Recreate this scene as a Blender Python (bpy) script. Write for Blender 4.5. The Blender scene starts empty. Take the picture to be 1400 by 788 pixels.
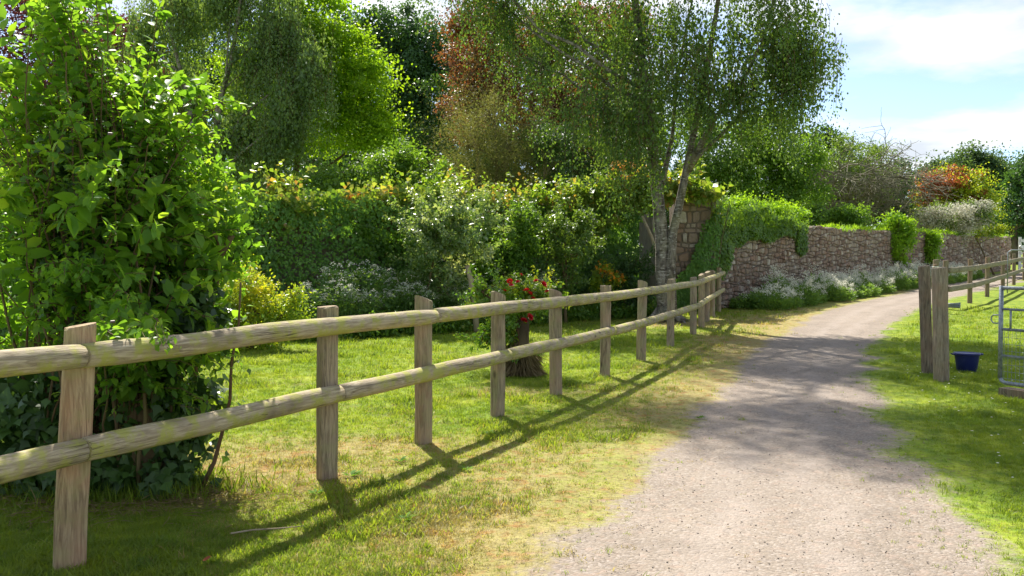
import bpy, math, random
import numpy as np
from mathutils import Vector, Matrix
R = math.radians
rng = np.random.default_rng(7)
random.seed(7)
sc = bpy.context.scene
C = sc.collection

# ------------------------------------------------------------ camera, sky, sun
F, HOR, CH = 1244.0, 358.0, 1.6
cd = bpy.data.cameras.new('camera'); cam = bpy.data.objects.new('camera', cd); C.objects.link(cam)
cd.sensor_width = 36; cd.lens = 32.0; cd.clip_start = 0.05; cd.clip_end = 3000
cam.location = (0, 0, CH); cam.rotation_euler = (R(90 - 1.66), 0, 0)
sc.camera = cam
SUN_EL, SUN_AZ = 49.0, -18.0          # azimuth measured from +Y towards +X
world = bpy.data.worlds.new('World'); sc.world = world; world.use_nodes = True
wt = world.node_tree; wn = wt.nodes; wl = wt.links; wn.clear()
def W(t, **k):
    n = wn.new(t)
    for a, b in k.items(): setattr(n, a, b)
    return n
sky = W('ShaderNodeTexSky', sky_type='NISHITA', sun_disc=False)
sky.sun_elevation = R(SUN_EL); sky.sun_rotation = R(SUN_AZ); sky.air_density = 0.62; sky.dust_density = 0.5; sky.ozone_density = 0.8
bg = W('ShaderNodeBackground'); bg.inputs[1].default_value = 0.053
outw = W('ShaderNodeOutputWorld')
tc = W('ShaderNodeTexCoord'); sep = W('ShaderNodeSeparateXYZ'); wl.new(tc.outputs['Generated'], sep.inputs[0])
def wmath(op, a, b=None):
    n = W('ShaderNodeMath', operation=op)
    for i, v in enumerate((a, b)):
        if v is None: continue
        if isinstance(v, (int, float)): n.inputs[i].default_value = v
        else: wl.new(v, n.inputs[i])
    return n.outputs[0]
zz = wmath('ADD', wmath('MAXIMUM', sep.outputs[2], 0.0), 0.16)
cx = wmath('DIVIDE', sep.outputs[0], zz); cy = wmath('DIVIDE', sep.outputs[1], zz)
cmb = W('ShaderNodeCombineXYZ'); wl.new(cx, cmb.inputs[0]); wl.new(cy, cmb.inputs[1])
cn = W('ShaderNodeTexNoise'); cn.inputs['Scale'].default_value = 1.5; cn.inputs['Detail'].default_value = 9; cn.inputs['Roughness'].default_value = 0.55
mp = W('ShaderNodeMapping'); mp.inputs['Location'].default_value = (2.2, 6.1, 0); wl.new(cmb.outputs[0], mp.inputs[0]); wl.new(mp.outputs[0], cn.inputs['Vector'])
cr = W('ShaderNodeValToRGB'); cr.color_ramp.elements[0].position = 0.43; cr.color_ramp.elements[1].position = 0.61
wl.new(cn.outputs[0], cr.inputs[0])
cn2 = W('ShaderNodeTexNoise'); cn2.inputs['Scale'].default_value = 2.6; cn2.inputs['Detail'].default_value = 6; wl.new(mp.outputs[0], cn2.inputs['Vector'])
cr2 = W('ShaderNodeValToRGB'); cr2.color_ramp.elements[0].position = 0.35; cr2.color_ramp.elements[1].position = 0.65
cr2.color_ramp.elements[0].color = (3.5, 3.7, 3.95, 1); cr2.color_ramp.elements[1].color = (6.0, 6.0, 5.9, 1)
wl.new(cn2.outputs[0], cr2.inputs[0])
mx = W('ShaderNodeMix', data_type='RGBA'); wl.new(wmath('MULTIPLY', cr.outputs[0], 0.92), mx.inputs[0])
wl.new(sky.outputs[0], mx.inputs[6]); wl.new(cr2.outputs[0], mx.inputs[7]); wl.new(mx.outputs[2], bg.inputs[0]); wl.new(bg.outputs[0], outw.inputs[0])
sd = bpy.data.lights.new('sun', 'SUN'); sd.energy = 2.3; sd.angle = R(0.53); sd.color = (1.0, 0.95, 0.86)
so = bpy.data.objects.new('sun', sd); C.objects.link(so)
sdir = Vector((math.sin(R(SUN_AZ)) * math.cos(R(SUN_EL)), math.cos(R(SUN_AZ)) * math.cos(R(SUN_EL)), math.sin(R(SUN_EL))))
so.rotation_euler = sdir.to_track_quat('Z', 'Y').to_euler(); so.location = (0, 0, 30)
vs = sc.view_settings; vs.view_transform = 'Standard'; vs.look = 'None'; vs.gamma = 1; vs.use_curve_mapping = False
vs.exposure = 2.15
sc.cycles.max_bounces = 7; sc.cycles.transmission_bounces = 4; sc.cycles.diffuse_bounces = 4; sc.cycles.glossy_bounces = 2

# ------------------------------------------------------------ helpers
def gz(x, y):
    y = np.asarray(y, float)
    return 0.022 * np.where(y > 60, y - 20, np.log1p(np.exp(np.clip((y - 20) * 1.2, -40, 60))) / 1.2) + 0 * np.asarray(x, float)
def g1(x, y): return float(gz(x, y))
def at(px, py, d): return np.array([(px - 700) / F * d, d, CH + (HOR - py) / F * d])
def tag(o, label=None, cat=None, group=None, kind=None):
    if label: o['label'] = label
    if cat: o['category'] = cat
    if group: o['group'] = group
    if kind: o['kind'] = kind
    return o
def empty(name, loc, label, cat, group=None, rz=0):
    o = bpy.data.objects.new(name, None); C.objects.link(o); o.location = loc; o.rotation_euler = (0, 0, rz); o.empty_display_size = .2
    return tag(o, label, cat, group)
def mesh_data(name, V, Fc, mat, smooth=False):
    """V (n,3); Fc list of faces or int array (m,k)"""
    me = bpy.data.meshes.new(name); V = np.asarray(V, np.float32)
    if isinstance(Fc, np.ndarray):
        m, k = Fc.shape
        me.vertices.add(len(V)); me.vertices.foreach_set('co', V.ravel())
        me.loops.add(m * k); me.loops.foreach_set('vertex_index', Fc.astype(np.int32).ravel())
        me.polygons.add(m); me.polygons.foreach_set('loop_start', np.arange(0, m * k, k, dtype=np.int32))
        me.update(calc_edges=True)
    else:
        me.from_pydata(V.tolist(), [], Fc); me.update()
    if smooth: me.polygons.foreach_set('use_smooth', np.ones(len(me.polygons), bool))
    if mat: me.materials.append(mat)
    return me
def obj(name, me, parent=None, loc=(0, 0, 0)):
    o = bpy.data.objects.new(name, me); C.objects.link(o); o.location = loc
    if parent: o.parent = parent
    return o
class MB:
    def __init__(s): s.v = []; s.f = []; s.n = 0
    def add(s, V, Fc):
        V = np.asarray(V, float); s.v.append(V); s.f += [[i + s.n for i in f] for f in Fc]; s.n += len(V)
    def tube(s, P, r, sides=6, cap=True, flat=None):
        P = np.asarray(P, float); n = len(P); r = np.broadcast_to(np.asarray(r, float), (n,))
        T = np.gradient(P, axis=0); T /= np.linalg.norm(T, axis=1)[:, None] + 1e-9
        a = np.array([0, 0, 1.]) if abs(T[0][2]) < .9 else np.array([1., 0, 0])
        V = []; u = np.cross(T[0], a); u /= np.linalg.norm(u)
        for i in range(n):
            u = u - T[i] * np.dot(u, T[i]); u /= np.linalg.norm(u) + 1e-9; w = np.cross(T[i], u)
            an = np.arange(sides) / sides * 2 * np.pi
            V.append(P[i] + r[i] * (np.cos(an)[:, None] * u + np.sin(an)[:, None] * w))
        V = np.concatenate(V); Fc = []
        for i in range(n - 1):
            for k in range(sides):
                k2 = (k + 1) % sides
                Fc.append([i * sides + k, i * sides + k2, (i + 1) * sides + k2, (i + 1) * sides + k])
        if cap: Fc.append(list(range(sides))[::-1]); Fc.append([(n - 1) * sides + k for k in range(sides)])
        s.add(V, Fc)
    def box(s, c, h, rot=None):
        V = np.array([[x, y, z] for x in (-1, 1) for y in (-1, 1) for z in (-1, 1)]) * np.asarray(h)
        if rot is not None: V = V @ np.asarray(rot).T
        s.add(V + np.asarray(c), [[0, 1, 3, 2], [4, 6, 7, 5], [0, 4, 5, 1], [2, 3, 7, 6], [0, 2, 6, 4], [1, 5, 7, 3]])
    def data(s, name, mat, smooth=False): return mesh_data(name, np.concatenate(s.v), s.f, mat, smooth)
def unit(a): return a / (np.linalg.norm(a, axis=-1, keepdims=True) + 1e-9)
def rnd(n): return unit(rng.normal(size=(n, 3)))
def leaf_mesh(P, D, N, L, Wd, fold=.12, lobes=False):
    """two-triangle folded leaf blades"""
    n = len(P); D = unit(D); S = unit(np.cross(N, D)); N = np.cross(D, S)
    L = np.broadcast_to(L, (n,))[:, None]; Wd = np.broadcast_to(Wd, (n,))[:, None]
    a = P; t = P + D * L - N * L * .1; m = P + D * L * .42
    l = m + S * Wd * .5 + N * Wd * fold; r = m - S * Wd * .5 + N * Wd * fold
    V = np.stack([a, r, t, l], 1).reshape(-1, 3)
    b = np.arange(n)[:, None] * 4
    return V, np.concatenate([b + [0, 1, 2], b + [0, 2, 3]], 1).reshape(-1, 3)
def big_leaf(P, D, N, L, Wd, curl=.18):
    """eight-triangle leaf with midrib, pointed tip and downward curl"""
    n = len(P); D = unit(D); S = unit(np.cross(N, D)); N = np.cross(D, S)
    L = np.broadcast_to(L, (n,))[:, None]; Wd = np.broadcast_to(Wd, (n,))[:, None]
    M = [P + D * L * f - N * L * curl * f * f for f in (0, .3, .65, 1.)]
    up = N * Wd * .12
    A = [M[1] + S * Wd * .42 + up, M[2] + S * Wd * .4 + up]; B = [M[1] - S * Wd * .42 + up, M[2] - S * Wd * .4 + up]
    V = np.stack([M[0], M[1], M[2], M[3], A[0], A[1], B[0], B[1]], 1).reshape(-1, 3)
    b = (np.arange(n) * 8)[:, None, None]
    T = np.array([[0, 1, 4], [1, 5, 4], [1, 2, 5], [2, 3, 5], [0, 6, 1], [1, 6, 7], [1, 7, 2], [2, 7, 3]])
    return V, (b + T[None]).reshape(-1, 3)
def ivy_leaf(P, D, N, L, Wd):
    """five-pointed ivy leaf, four triangles"""
    n = len(P); D = unit(D); S = unit(np.cross(N, D)); N = np.cross(D, S)
    L = np.broadcast_to(L, (n,))[:, None]; Wd = np.broadcast_to(Wd, (n,))[:, None]
    p = [P, P + D * L * .25 - S * Wd * .5, P + D * L * .55 - S * Wd * .22 + N * L * .05, P + D * L, P + D * L * .55 + S * Wd * .22 + N * L * .05, P + D * L * .25 + S * Wd * .5]
    V = np.stack(p, 1).reshape(-1, 3); b = (np.arange(n) * 6)[:, None, None]
    return V, (b + np.array([[0, 1, 2], [0, 2, 4], [0, 4, 5], [2, 3, 4]])[None]).reshape(-1, 3)
def merge(*parts):
    V = []; T = []; n = 0
    for v, t in parts: V.append(v); T.append(t + n); n += len(v)
    return np.concatenate(V), np.concatenate(T)
def vnoise(x, y, s, seed=0):
    x = np.asarray(x, float) * s + seed * 17.3; y = np.asarray(y, float) * s + seed * 9.1
    xi = np.floor(x); yi = np.floor(y); fx = x - xi; fy = y - yi
    fx = fx * fx * (3 - 2 * fx); fy = fy * fy * (3 - 2 * fy)
    def h(a, b):
        v = np.sin(a * 127.1 + b * 311.7 + seed * 74.7) * 43758.5453
        return v - np.floor(v)
    return (h(xi, yi) * (1 - fx) + h(xi + 1, yi) * fx) * (1 - fy) + (h(xi, yi + 1) * (1 - fx) + h(xi + 1, yi + 1) * fx) * fy
def fbm(x, y, s, seed=0, o=4): return sum(vnoise(x, y, s * 2 ** i, seed + i) * .5 ** i for i in range(o)) / sum(.5 ** i for i in range(o))
def sstep(a, b, x): t = np.clip((x - a) / (b - a), 0, 1); return t * t * (3 - 2 * t)

# ------------------------------------------------------------ materials
class NT:
    def __init__(s, name):
        s.m = bpy.data.materials.new(name); s.m.use_nodes = True; s.t = s.m.node_tree; s.t.nodes.clear()
        s.out = s.n('ShaderNodeOutputMaterial')
    def n(s, t, **k):
        n = s.t.nodes.new(t)
        for a, b in k.items(): setattr(n, a, b)
        return n
    def l(s, a, b): s.t.links.new(a, b)
    def put(s, sock, v):
        if v is None: return
        if hasattr(v, 'links') or isinstance(v, bpy.types.NodeSocket): s.l(v, sock)
        elif isinstance(v, (tuple, list)) and len(v) == 3 and sock.type == 'RGBA': sock.default_value = (*v, 1)
        else: sock.default_value = v
    def math(s, op, a, b=None, c=None):
        n = s.n('ShaderNodeMath', operation=op)
        for i, v in enumerate((a, b, c)): s.put(n.inputs[i], v)
        return n.outputs[0]
    def mix(s, f, a, b, bt='MIX'):
        n = s.n('ShaderNodeMix', data_type='RGBA', blend_type=bt); s.put(n.inputs[0], f); s.put(n.inputs[6], a); s.put(n.inputs[7], b); return n.outputs[2]
    def noise(s, vec, scale, detail=4, rough=.55, dist=0):
        n = s.n('ShaderNodeTexNoise'); s.put(n.inputs['Vector'], vec); n.inputs['Scale'].default_value = scale
        n.inputs['Detail'].default_value = detail; n.inputs['Roughness'].default_value = rough; n.inputs['Distortion'].default_value = dist; return n.outputs[0]
    def vor(s, vec, scale, out=0):
        n = s.n('ShaderNodeTexVoronoi'); s.put(n.inputs['Vector'], vec); n.inputs['Scale'].default_value = scale; return n.outputs[out]
    def ramp(s, f, stops):
        n = s.n('ShaderNodeValToRGB'); s.put(n.inputs[0], f); e = n.color_ramp.elements
        while len(e) < len(stops): e.new(.5)
        for i, (p, c) in enumerate(stops): e[i].position = p; e[i].color = (*c, 1) if len(c) == 3 else c
        return n.outputs[0]
    def mapr(s, f, a, b, c=0, d=1):
        n = s.n('ShaderNodeMapRange'); s.put(n.inputs[0], f)
        for i, v in enumerate((a, b, c, d)): n.inputs[i + 1].default_value = v
        return n.outputs[0]
    def pos(s): return s.n('ShaderNodeNewGeometry').outputs['Position']
    def objc(s, scale=None, off=True):
        t = s.n('ShaderNodeTexCoord').outputs['Object']; mp = s.n('ShaderNodeMapping'); s.l(t, mp.inputs[0])
        if scale: mp.inputs['Scale'].default_value = scale
        if off:
            r = s.n('ShaderNodeObjectInfo').outputs['Random']; cb = s.n('ShaderNodeCombineXYZ')
            for i, k in enumerate((37., 91., 53.)): s.l(s.math('MULTIPLY', r, k), cb.inputs[i])
            s.l(cb.outputs[0], mp.inputs['Location'])
        return mp.outputs[0]
    def attr(s, name): return s.n('ShaderNodeAttribute', attribute_name=name).outputs['Fac']
    def bump(s, h, st=.5, d=.01):
        n = s.n('ShaderNodeBump'); n.inputs['Strength'].default_value = st; n.inputs['Distance'].default_value = d; s.l(h, n.inputs['Height']); return n.outputs[0]
    def pbr(s, col, rough=.8, spec=.3, normal=None, metal=0):
        p = s.n('ShaderNodeBsdfPrincipled'); s.put(p.inputs['Base Color'], col); s.put(p.inputs['Roughness'], rough)
        p.inputs['Specular IOR Level'].default_value = spec; p.inputs['Metallic'].default_value = metal
        if normal: s.l(normal, p.inputs['Normal'])
        return p.outputs[0]
    def done(s, sh): s.l(sh, s.out.inputs[0]); return s.m
def leafmat(name, cols, trans=.45, rough=.45, spec=.35, tboost=(2.1, 1.9, .7), nscale=.5, gain=1.55):
    """cols: colour stops picked at random leaf by leaf, with a slow drift of hue through the crown"""
    m = NT(name); rn = m.n('ShaderNodeNewGeometry').outputs['Random Per Island']
    no = m.noise(m.pos(), nscale * 2, 4)
    f = m.math('ADD', m.math('MULTIPLY', rn, .55), m.math('MULTIPLY', m.mapr(no, .3, .7), .45))
    k = len(cols); cols = [tuple(min(.85, x * gain) for x in cc) for cc in cols]
    c = m.ramp(f, [(i / max(1, k - 1), cc) for i, cc in enumerate(cols)])
    tr = m.n('ShaderNodeBsdfTranslucent'); m.l(m.mix(1, c, tboost, 'MULTIPLY'), tr.inputs[0])
    ms = m.n('ShaderNodeMixShader'); ms.inputs[0].default_value = trans
    m.l(m.pbr(c, rough, spec), ms.inputs[1]); m.l(tr.outputs[0], ms.inputs[2])
    return m.done(ms.outputs[0])
def bark(name, c1, c2, c3, sc3=(1, 1, .35), bs=.8):
    m = NT(name); v = m.objc(sc3)
    n1 = m.noise(v, 9, 6, .65, .4); n2 = m.noise(v, 2.2, 4)
    col = m.mix(m.mapr(n2, .42, .62), m.mix(m.mapr(n1, .35, .65), c1, c2), c3)
    return m.done(m.pbr(col, .9, .15, m.bump(n1, bs, .02)))
def woodmat(name, base, dark, red, lichen, amt=.5, axis='Z'):
    m = NT(name)
    s = (14, 14, 1.1) if axis == 'Z' else (1.1, 14, 14)
    v = m.objc(s); v2 = m.objc()
    gr = m.noise(v, 2.6, 6, .65, 1.6); fine = m.noise(v, 14, 4, .6); blot = m.noise(v2, 3.0, 4); li = m.noise(v2, 7.0, 6, .65); kn = m.noise(v2, 1.6, 3)
    c = m.mix(m.mapr(gr, .40, .60), dark, base); c = m.mix(m.math('MULTIPLY', m.mapr(blot, .45, .68), .65), c, red)
    c = m.mix(m.math('MULTIPLY', m.mapr(fine, .55, .75), .5), c, dark)
    c = m.mix(m.math('MULTIPLY', m.mapr(li, .47, .6), amt), c, lichen)
    c = m.mix(m.math('MULTIPLY', m.mapr(kn, .6, .72), .6), c, tuple(x * .5 for x in dark))
    cv = m.objc((22, 22, .55) if axis == 'Z' else (.55, 22, 22)); ck = m.noise(cv, 1.1, 3, .5); cm_ = m.math('MULTIPLY', m.mapr(m.math('ABSOLUTE', m.math('SUBTRACT', ck, .5)), .012, .0), m.mapr(m.noise(v2, 1.1, 2), .45, .55))
    c = m.mix(m.math('MULTIPLY', cm_, .85), c, tuple(x * .28 for x in dark))
    kd = m.vor(m.objc((3.2, 3.2, 1.5) if axis == 'Z' else (1.5, 3.2, 3.2)), 1.6); c = m.mix(m.math('MULTIPLY', m.mapr(kd, .13, .05), .8), c, tuple(x * .45 for x in dark))
    h = m.math('SUBTRACT', m.math('ADD', gr, m.math('MULTIPLY', fine, .6)), m.math('MULTIPLY', cm_, 1.2))
    return m.done(m.pbr(c, .85, .2, m.bump(h, .55, .008)))
M = {}
M['post'] = woodmat('post_wood', (.40, .32, .215), (.19, .145, .095), (.37, .24, .155), (.28, .27, .13), .45)
M['postwarm'] = woodmat('post_wood_reddish', (.48, .36, .22), (.24, .165, .10), (.44, .24, .14), (.32, .30, .13), .4)
M['rail'] = woodmat('rail_wood', (.50, .42, .29), (.24, .19, .12), (.42, .34, .22), (.36, .36, .075), .85, 'X')
M['farwood'] = woodmat('far_fence_wood', (.27, .22, .15), (.16, .12, .08), (.26, .16, .10), (.22, .21, .12), .4)
M['farrail'] = woodmat('far_rail_wood', (.30, .26, .19), (.18, .15, .10), (.27, .20, .13), (.24, .23, .14), .4, 'X')
M['gatepost'] = woodmat('gatepost_wood', (.27, .22, .155), (.11, .085, .06), (.27, .17, .11), (.17, .15, .09), .25)
M['gatepost_pale'] = woodmat('pale_gatepost_wood', (.37, .31, .225), (.16, .125, .09), (.34, .22, .14), (.24, .21, .12), .3)
M['greywood'] = woodmat('grey_door_wood', (.30, .27, .22), (.18, .16, .13), (.25, .20, .14), (.25, .25, .17), .4)
M['paleb'] = bark('pale_pole_bark', (.40, .32, .22), (.25, .19, .12), (.34, .28, .17))
M['iron'] = NT('nail_iron'); M['iron'] = M['iron'].done(M['iron'].pbr((.12, .10, .09), .6, .4, None, .6))
m = NT('galvanised_steel'); n_ = m.noise(m.objc(), 30, 4); M['galv'] = m.done(m.pbr(m.mix(m.mapr(n_, .35, .65), (.17, .19, .21), (.30, .33, .36)), .5, .5, None, .45))
m = NT('bucket_plastic'); n_ = m.noise(m.objc(), 12, 5); M['blue'] = m.done(m.pbr(m.mix(m.mapr(n_, .5, .75), (.008, .014, .10), (.03, .04, .13)), .42, .4))
m = NT('dirty_white'); n_ = m.noise(m.objc(), 4, 4); M['white'] = m.done(m.pbr(m.mix(m.mapr(n_, .3, .7), (.66, .65, .60), (.78, .78, .75)), .6, .3))
M['bark'] = bark('tree_bark', (.10, .075, .05), (.055, .04, .028), (.14, .12, .07))
M['barkgrey'] = bark('grey_bark', (.22, .20, .17), (.12, .105, .085), (.19, .18, .12))
M['stem'] = bark('shrub_stem', (.17, .105, .06), (.09, .055, .032), (.14, .11, .05))
m = NT('birch_bark'); v = m.objc((1, 1, .5)); n1 = m.noise(v, 6, 7, .7, .6); n2 = m.noise(m.objc((1, 1, 4)), 7, 4); n3 = m.noise(m.objc(), 1.4, 3)
c = m.mix(m.mapr(n1, .40, .60), (.06, .05, .038), (.25, .22, .18)); c = m.mix(m.math('MULTIPLY', m.mapr(n2, .56, .66), .7), c, (.52, .49, .44))
c = m.mix(m.math('MULTIPLY', m.mapr(n3, .5, .7), .5), c, (.17, .17, .07)); M['birch'] = m.done(m.pbr(c, .85, .2, m.bump(n1, 1, .03)))

# leaf colours: linear reflectances
M['l_shrub'] = leafmat('shrub_leaf', [(.03, .075, .012), (.06, .13, .016), (.09, .165, .02), (.18, .225, .028)], .55, .45, .28, gain=1.75)
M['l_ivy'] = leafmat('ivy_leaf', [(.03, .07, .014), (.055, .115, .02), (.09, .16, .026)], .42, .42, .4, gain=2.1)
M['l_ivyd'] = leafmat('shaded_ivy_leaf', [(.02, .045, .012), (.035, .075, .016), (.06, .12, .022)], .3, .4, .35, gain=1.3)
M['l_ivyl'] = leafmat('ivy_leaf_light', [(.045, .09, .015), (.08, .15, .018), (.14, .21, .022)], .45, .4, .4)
M['l_bright'] = leafmat('bright_ivy_leaf', [(.08, .16, .015), (.13, .23, .018), (.17, .27, .02)], .45, .45, .3)
M['l_vine'] = leafmat('vine_leaf', [(.04, .09, .014), (.055, .11, .016), (.08, .14, .02), (.10, .16, .022), (.13, .18, .03), (.16, .19, .05), (.22, .14, .04), (.24, .09, .025)], .45, .4, .4)
M['l_birch'] = leafmat('birch_leaf', [(.035, .07, .017), (.055, .10, .022), (.085, .135, .03)], .42, .4, .4)
M['l_birch2'] = leafmat('weeping_birch_leaf', [(.04, .075, .024), (.065, .11, .034), (.11, .16, .055)], .42, .35, .5, gain=1.8)
M['l_maple'] = leafmat('maple_leaf', [(.07, .14, .010), (.11, .20, .012), (.18, .26, .014)], .55, .45, .3)
M['l_oak'] = leafmat('oak_leaf', [(.022, .055, .018), (.035, .08, .024), (.055, .11, .03)], .3, .45, .35)
M['l_purple'] = leafmat('purple_beech_leaf', [(.03, .012, .018), (.05, .018, .022), (.06, .035, .03)], .35, .35, .5, (2.2, .9, .8))
M['l_copper'] = leafmat('copper_leaf', [(.045, .05, .02), (.06, .065, .022), (.085, .07, .03), (.09, .045, .02), (.14, .05, .022), (.07, .08, .02)], .4, .45, .3, (2, 1.5, .8), .35)
M['l_red'] = leafmat('reddish_leaf', [(.075, .042, .022), (.12, .05, .026), (.10, .085, .03)], .45, .4, .4, (1.9, 1.3, .8), gain=1.25)
M['l_smoke'] = leafmat('smoke_bush_leaf', [(.15, .06, .03), (.24, .085, .04), (.18, .12, .04)], .45, .45, .3, (1.8, 1.3, .8), gain=1.4)
M['l_tam'] = leafmat('feathery_leaf', [(.10, .085, .045), (.085, .10, .03), (.13, .13, .045), (.16, .12, .08)], .4, .6, .2, (1.6, 1.6, .8))
M['l_green'] = leafmat('green_leaf', [(.04, .09, .014), (.065, .13, .018), (.11, .18, .022)], .45, .4, .4)
M['l_green2'] = leafmat('mid_green_leaf', [(.045, .085, .02), (.07, .12, .025), (.10, .15, .03)], .42, .4, .4)
M['l_dark'] = leafmat('dark_green_leaf', [(.018, .045, .014), (.03, .065, .018), (.045, .085, .022)], .32, .45, .35)
M['l_far'] = leafmat('far_tree_leaf', [(.035, .07, .035), (.05, .09, .04), (.075, .12, .05)], .32, .55, .25)
M['l_yellow'] = leafmat('golden_leaf', [(.06, .12, .015), (.11, .18, .018), (.20, .24, .02), (.28, .25, .025)], .45, .35, .5)
M['l_var'] = leafmat('variegated_leaf', [(.05, .09, .03), (.07, .12, .035), (.12, .16, .08), (.30, .32, .22)], .4, .3, .6, gain=1.8)
M['l_orange'] = leafmat('orange_leaf', [(.30, .15, .06), (.38, .22, .09), (.26, .21, .06)], .45, .4, .4, (1.7, 1.5, .8))
M['l_rose'] = leafmat('rose_leaf', [(.03, .075, .014), (.055, .12, .018), (.10, .17, .022), (.14, .12, .03)], .42, .35, .45)
M['l_weed'] = leafmat('weed_leaf', [(.06, .13, .02), (.09, .17, .025)], .4, .7, .1)
M['l_val'] = leafmat('valerian_leaf', [(.05, .10, .028), (.08, .145, .036), (.12, .18, .045)], .4, .5, .3, gain=1.7)
M['fl_white'] = leafmat('white_petal', [(.78, .76, .60), (.84, .82, .70), (.86, .85, .76)], .38, .6, .2, (1, 1, .95), gain=1)
M['fl_cream'] = leafmat('cream_petal', [(.52, .50, .38), (.62, .60, .48)], .25, .6, .2, (1, 1, .95), gain=1)
M['fl_red'] = leafmat('red_petal', [(.35, .006, .012), (.5, .012, .02), (.42, .01, .03)], .25, .45, .3, (1.2, 1, 1), gain=1)
M['fl_orange'] = leafmat('orange_petal', [(.6, .20, .01), (.7, .33, .02)], .25, .5, .3, (1, 1, .9), gain=1)
M['twig'] = bark('twig_bark', (.22, .20, .15), (.14, .125, .09), (.20, .19, .12))
M['straw'] = leafmat('straw', [(.20, .15, .07), (.32, .25, .13), (.15, .11, .05)], .3, .6, .2, (1.2, 1.2, .9), gain=1)

# lawn and path
def lawn_colour(m, dry):
    p = m.pos(); a = m.noise(p, .9, 4); b = m.noise(p, 4.5, 5, .6); c = m.noise(p, 40, 3, .7)
    g = m.mix(m.mapr(a, .35, .65), (.175, .26, .024), (.30, .35, .034)); g = m.mix(m.mapr(b, .42, .68), g, (.10, .18, .02))
    d = m.mix(m.mapr(b, .35, .65), (.38, .31, .14), (.27, .235, .075)); d = m.mix(m.math('MULTIPLY', m.mapr(m.noise(p, 7, 3), .52, .66), .75), d, (.33, .16, .06))
    f = m.math('ADD', dry, m.math('MULTIPLY', m.math('SUBTRACT', c, .5), .7)); f = m.mapr(m.math('ADD', f, m.math('MULTIPLY', m.math('SUBTRACT', b, .5), .9)), .25, .75)
    return m.mix(f, g, d), c
def gravel_nodes(m):
    p = m.pos(); a = m.noise(p, .7, 5, .6); b = m.noise(p, 9, 6, .7); v = m.vor(p, 62, 1); vd = m.vor(p, 62, 0); v2 = m.vor(p, 21, 1)
    s1 = m.n('ShaderNodeSeparateColor'); m.l(v, s1.inputs[0]); s2 = m.n('ShaderNodeSeparateColor'); m.l(v2, s2.inputs[0])
    c = m.mix(m.mapr(a, .35, .65), (.295, .243, .192), (.235, .193, .152)); c = m.mix(m.math('MULTIPLY', m.mapr(b, .5, .75), .7), c, (.17, .14, .118))
    c = m.mix(m.math('MULTIPLY', m.mapr(s1.outputs[0], .55, 1), .55), c, (.40, .35, .305)); c = m.mix(m.math('MULTIPLY', m.mapr(s1.outputs[1], .7, 1), .5), c, (.13, .108, .09))
    c = m.mix(m.math('MULTIPLY', m.mapr(s2.outputs[0], .8, 1), .25), c, (.40, .27, .20))
    tk = m.attr('track'); c = m.mix(m.math('MULTIPLY', tk, m.mapr(m.noise(p, 2.2, 4), .3, .7, .1, .55)), c, (.36, .305, .26)); c = m.mix(m.math('MULTIPLY', m.mapr(m.noise(p, 1.1, 5, .65), .54, .66), .35), c, (.165, .135, .105))
    h = m.math('ADD', m.math('MULTIPLY', m.math('SUBTRACT', 1, vd), .5), b)
    return c, h
m = NT('gravel'); c, h = gravel_nodes(m); M['gravel'] = m.done(m.pbr(c, .95, .15, m.bump(h, .8, .012)))
m = NT('lawn_ground'); dryA = m.attr('dry'); grA = m.attr('gravel')
lc, fine = lawn_colour(m, dryA); gc, h = gravel_nodes(m); p = m.pos()
soil = m.mix(m.math('MULTIPLY', m.mapr(m.noise(p, 25, 4), .5, .7), .6), lc, (.12, .085, .045))
gm = m.mapr(m.math('ADD', grA, m.math('MULTIPLY', m.math('SUBTRACT', m.noise(p, 14, 5, .7), .5), .9)), .35, .65)
hh = m.math('ADD', m.math('MULTIPLY', m.math('MULTIPLY', fine, 2.0), m.math('SUBTRACT', 1, gm)), m.math('MULTIPLY', h, gm))
M['ground'] = m.done(m.pbr(m.mix(gm, soil, gc), .95, .12, m.bump(hh, .8, .012)))
def grassmat(name, dry):
    m = NT(name); c, _ = lawn_colour(m, dry); r = m.n('ShaderNodeObjectInfo').outputs['Random']; ri = m.n('ShaderNodeNewGeometry').outputs['Random Per Island']
    c = m.mix(m.math('MULTIPLY', r, .45), c, (.28, .32, .035) if dry < .5 else (.38, .30, .13)); c = m.mix(m.math('MULTIPLY', ri, .4), c, (.08, .14, .018) if dry < .5 else (.17, .19, .045))
    tr = m.n('ShaderNodeBsdfTranslucent'); m.l(m.mix(1, c, (1.8, 1.75, .8), 'MULTIPLY'), tr.inputs[0]); ms = m.n('ShaderNodeMixShader'); ms.inputs[0].default_value = .5
    m.l(m.pbr(c, .5, .3), ms.inputs[1]); m.l(tr.outputs[0], ms.inputs[2]); return m.done(ms.outputs[0])
M['grass'] = grassmat('grass_blade', 0.0); M['drygrass'] = grassmat('dry_grass_blade', 1.0)

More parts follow.
